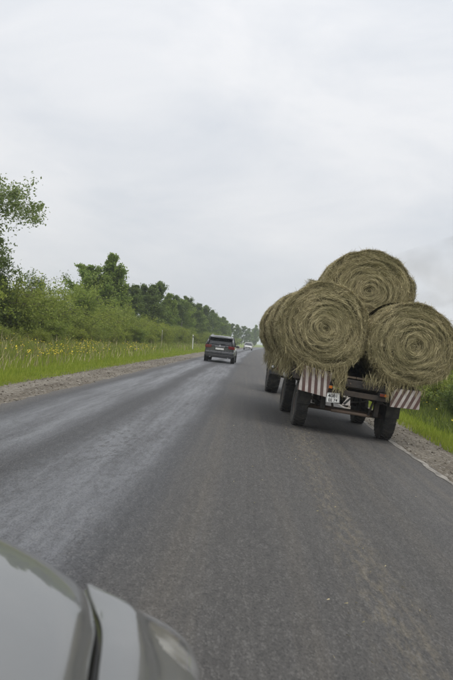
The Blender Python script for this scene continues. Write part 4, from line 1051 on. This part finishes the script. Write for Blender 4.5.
def in_lamp(i, k):          # i along the car, k from the gap outwards
    return (k - 76) ** 2 / 11.5 ** 2 + (i - 90) ** 2 / 21.0 ** 2 < 1
for s_ in (1, -1):
    for part, want in (('wing', False), ('headlamp', True)):
        q = MB(); vs = [W(((v.x if s_ > 0 else -1.8 - v.x), v.y, v.z)) for rw in rows_ for v in rw]; nn = 113
        fs = [(i * nn + k, i * nn + k + 1, (i + 1) * nn + k + 1, (i + 1) * nn + k) for i in range(119) for k in range(112) if in_lamp(i, k) == want]
        us_ = sorted({v for f in fs for v in f}); mp_ = {v: n_ for n_, v in enumerate(us_)}
        q.add([vs[v] for v in us_], [tuple(mp_[v] for v in f) for f in fs], True)
        q.build(part, 'headlamp_clear' if want else 'silver_paint', oc)
# front bumper and grille
surf([[(-.28, 1.60, .60), (-.6, 1.74, .60), (-.9, 1.77, .60), (-1.2, 1.74, .60), (-1.52, 1.60, .60)], [(-.28, 1.66, .45), (-.6, 1.79, .45), (-.9, 1.82, .45), (-1.2, 1.79, .45), (-1.52, 1.66, .45)], [(-.28, 1.62, .25), (-.6, 1.74, .25), (-.9, 1.77, .25), (-1.2, 1.74, .25), (-1.52, 1.62, .25)]], 20, 'front_bumper', 'silver_paint', mirror=False)
surf([[(-.33, 1.43, .775), (-.6, 1.60, .785), (-.9, 1.66, .785), (-1.2, 1.60, .785), (-1.47, 1.43, .775)], [(-.30, 1.55, .61), (-.6, 1.70, .60), (-.9, 1.74, .60), (-1.2, 1.70, .60), (-1.50, 1.55, .61)]], 20, 'grille', 'black_plastic', mirror=False)
# cabin behind
q = MB(); q.loft([ringsec(.24 + OY, .885, .26 + OZ, .86 + OZ, 6), ringsec(-.6 + OY, .885, .24 + OZ, .90 + OZ, 6), ringsec(-2.2 + OY, .885, .24 + OZ, .92 + OZ, 6), ringsec(-2.75 + OY, .84, .32 + OZ, .92 + OZ, 6), ringsec(-2.85 + OY, .7, .4 + OZ, .86 + OZ, 6)])
q.build('body', 'silver_paint', oc)
def cab(y, wb, wt, z0, z1): return [Vector((-wb, y + OY, z0 + OZ)), Vector((wb, y + OY, z0 + OZ)), Vector((wt, y + OY, z1 - .03 + OZ)), Vector((wt * .9, y + OY, z1 + OZ)), Vector((-wt * .9, y + OY, z1 + OZ)), Vector((-wt, y + OY, z1 - .03 + OZ))]
q = MB(); q.loft([cab(.20, .74, .70, .88, .95), cab(-.45, .80, .60, .88, 1.36), cab(-.75, .82, .60, .88, 1.42), cab(-1.6, .82, .60, .88, 1.42), cab(-2.5, .78, .66, .88, 1.02)], smooth=False); q.build('window_glass', 'glass_dark', oc, .02)
q = MB(); q.loft([[Vector((x * .60, y + OY, z + dz + OZ)) for x, dz in ((-1, -.05), (-.9, .01), (0, .03), (.9, .01), (1, -.05), (0, -.04))] for y, z in ((-.50, 1.39), (-.8, 1.44), (-1.5, 1.44), (-1.8, 1.40))]); q.build('roof', 'silver_paint', oc)
for sx_ in (-1, 1):
    MB().tube([(sx_ * .76, .15 + OY, .90 + OZ), (sx_ * .59, -.48 + OY, 1.37 + OZ)], .03, 8).build('front_pillar', 'silver_paint', oc)
    MB().tube([(sx_ * .60, -1.75 + OY, 1.38 + OZ), (sx_ * .78, -2.45 + OY, .92 + OZ)], .04, 8).build('rear_pillar', 'silver_paint', oc)
    MB().tube([(sx_ * .83, -.95 + OY, .90 + OZ), (sx_ * .61, -.98 + OY, 1.40 + OZ)], .03, 8).build('centre_pillar', 'black_plastic', oc)
    for yy in (.62, -2.0):
        wheel(oc, (sx_ * .79, yy + OY, .305 + gz(-.9 + sx_ * .79) - gz(-.9)), .31, .19, .2, sx_, 'alloy', bolts=0, spokes=6)
    mi = MB(); mi.loft([ringsec(-.25 + OY, .08, .93 + OZ, 1.04 + OZ, 3, 14), ringsec(-.17 + OY, .10, .92 + OZ, 1.06 + OZ, 3, 14), ringsec(-.06 + OY, .06, .94 + OZ, 1.03 + OZ, 3, 14)]); mi.v = [(v[0] + sx_ * .93, v[1], v[2]) for v in mi.v]
    mi.build('door_mirror', 'silver_paint', oc)

# ------------------------------------------------------------------ exhaust smoke and hazy air
m = bpy.data.materials.new('smoke'); m.use_nodes = True; t_ = m.node_tree; t_.nodes.clear()
oo = t_.nodes.new('ShaderNodeOutputMaterial'); pv = t_.nodes.new('ShaderNodeVolumePrincipled'); t_.links.new(pv.outputs[0], oo.inputs['Volume'])
pv.inputs['Color'].default_value = (.42, .41, .40, 1)
tcs = t_.nodes.new('ShaderNodeTexCoord'); ns = t_.nodes.new('ShaderNodeTexNoise'); ns.inputs['Scale'].default_value = 1.1; ns.inputs['Detail'].default_value = 4; ns.inputs['Distortion'].default_value = .6
t_.links.new(tcs.outputs['Object'], ns.inputs['Vector'])
mr = t_.nodes.new('ShaderNodeMapRange'); mr.inputs[1].default_value = .42; mr.inputs[2].default_value = .75; mr.inputs[3].default_value = 0; mr.inputs[4].default_value = .34
t_.links.new(ns.outputs['Fac'], mr.inputs[0]); t_.links.new(mr.outputs[0], pv.inputs['Density']); M['smoke'] = m
ex = Vector((TRX + .32, TRY + 1.86, 2.9)); q = MB()
pth = [ex + Vector(d) for d in ((0, 0, .02), (.5, -.1, .5), (1.6, -.3, .95), (3.0, -.5, 1.3), (4.6, -.7, 1.7), (6.4, -.9, 2.2), (7.8, -1, 2.6))]
q.tube(pth, [.05, .28, .6, .95, 1.25, 1.35, .4], 16)
o = q.build('exhaust_smoke', 'smoke'); tag(o, 'faint grey exhaust smoke drifting right beyond the hay bales', 'smoke', kind='stuff')
m = bpy.data.materials.new('haze_air'); m.use_nodes = True; t_ = m.node_tree; t_.nodes.clear()
oo = t_.nodes.new('ShaderNodeOutputMaterial'); pv = t_.nodes.new('ShaderNodeVolumePrincipled'); t_.links.new(pv.outputs[0], oo.inputs['Volume'])
pv.inputs['Color'].default_value = (.80, .85, .92, 1); pv.inputs['Density'].default_value = .0007; M['haze_air'] = m
o = MB().box(-1600, 1600, -500, 2100, -2.0, 13.5).build('haze', 'haze_air'); tag(o, 'thin pale haze in the air over the whole road', 'haze', kind='stuff')
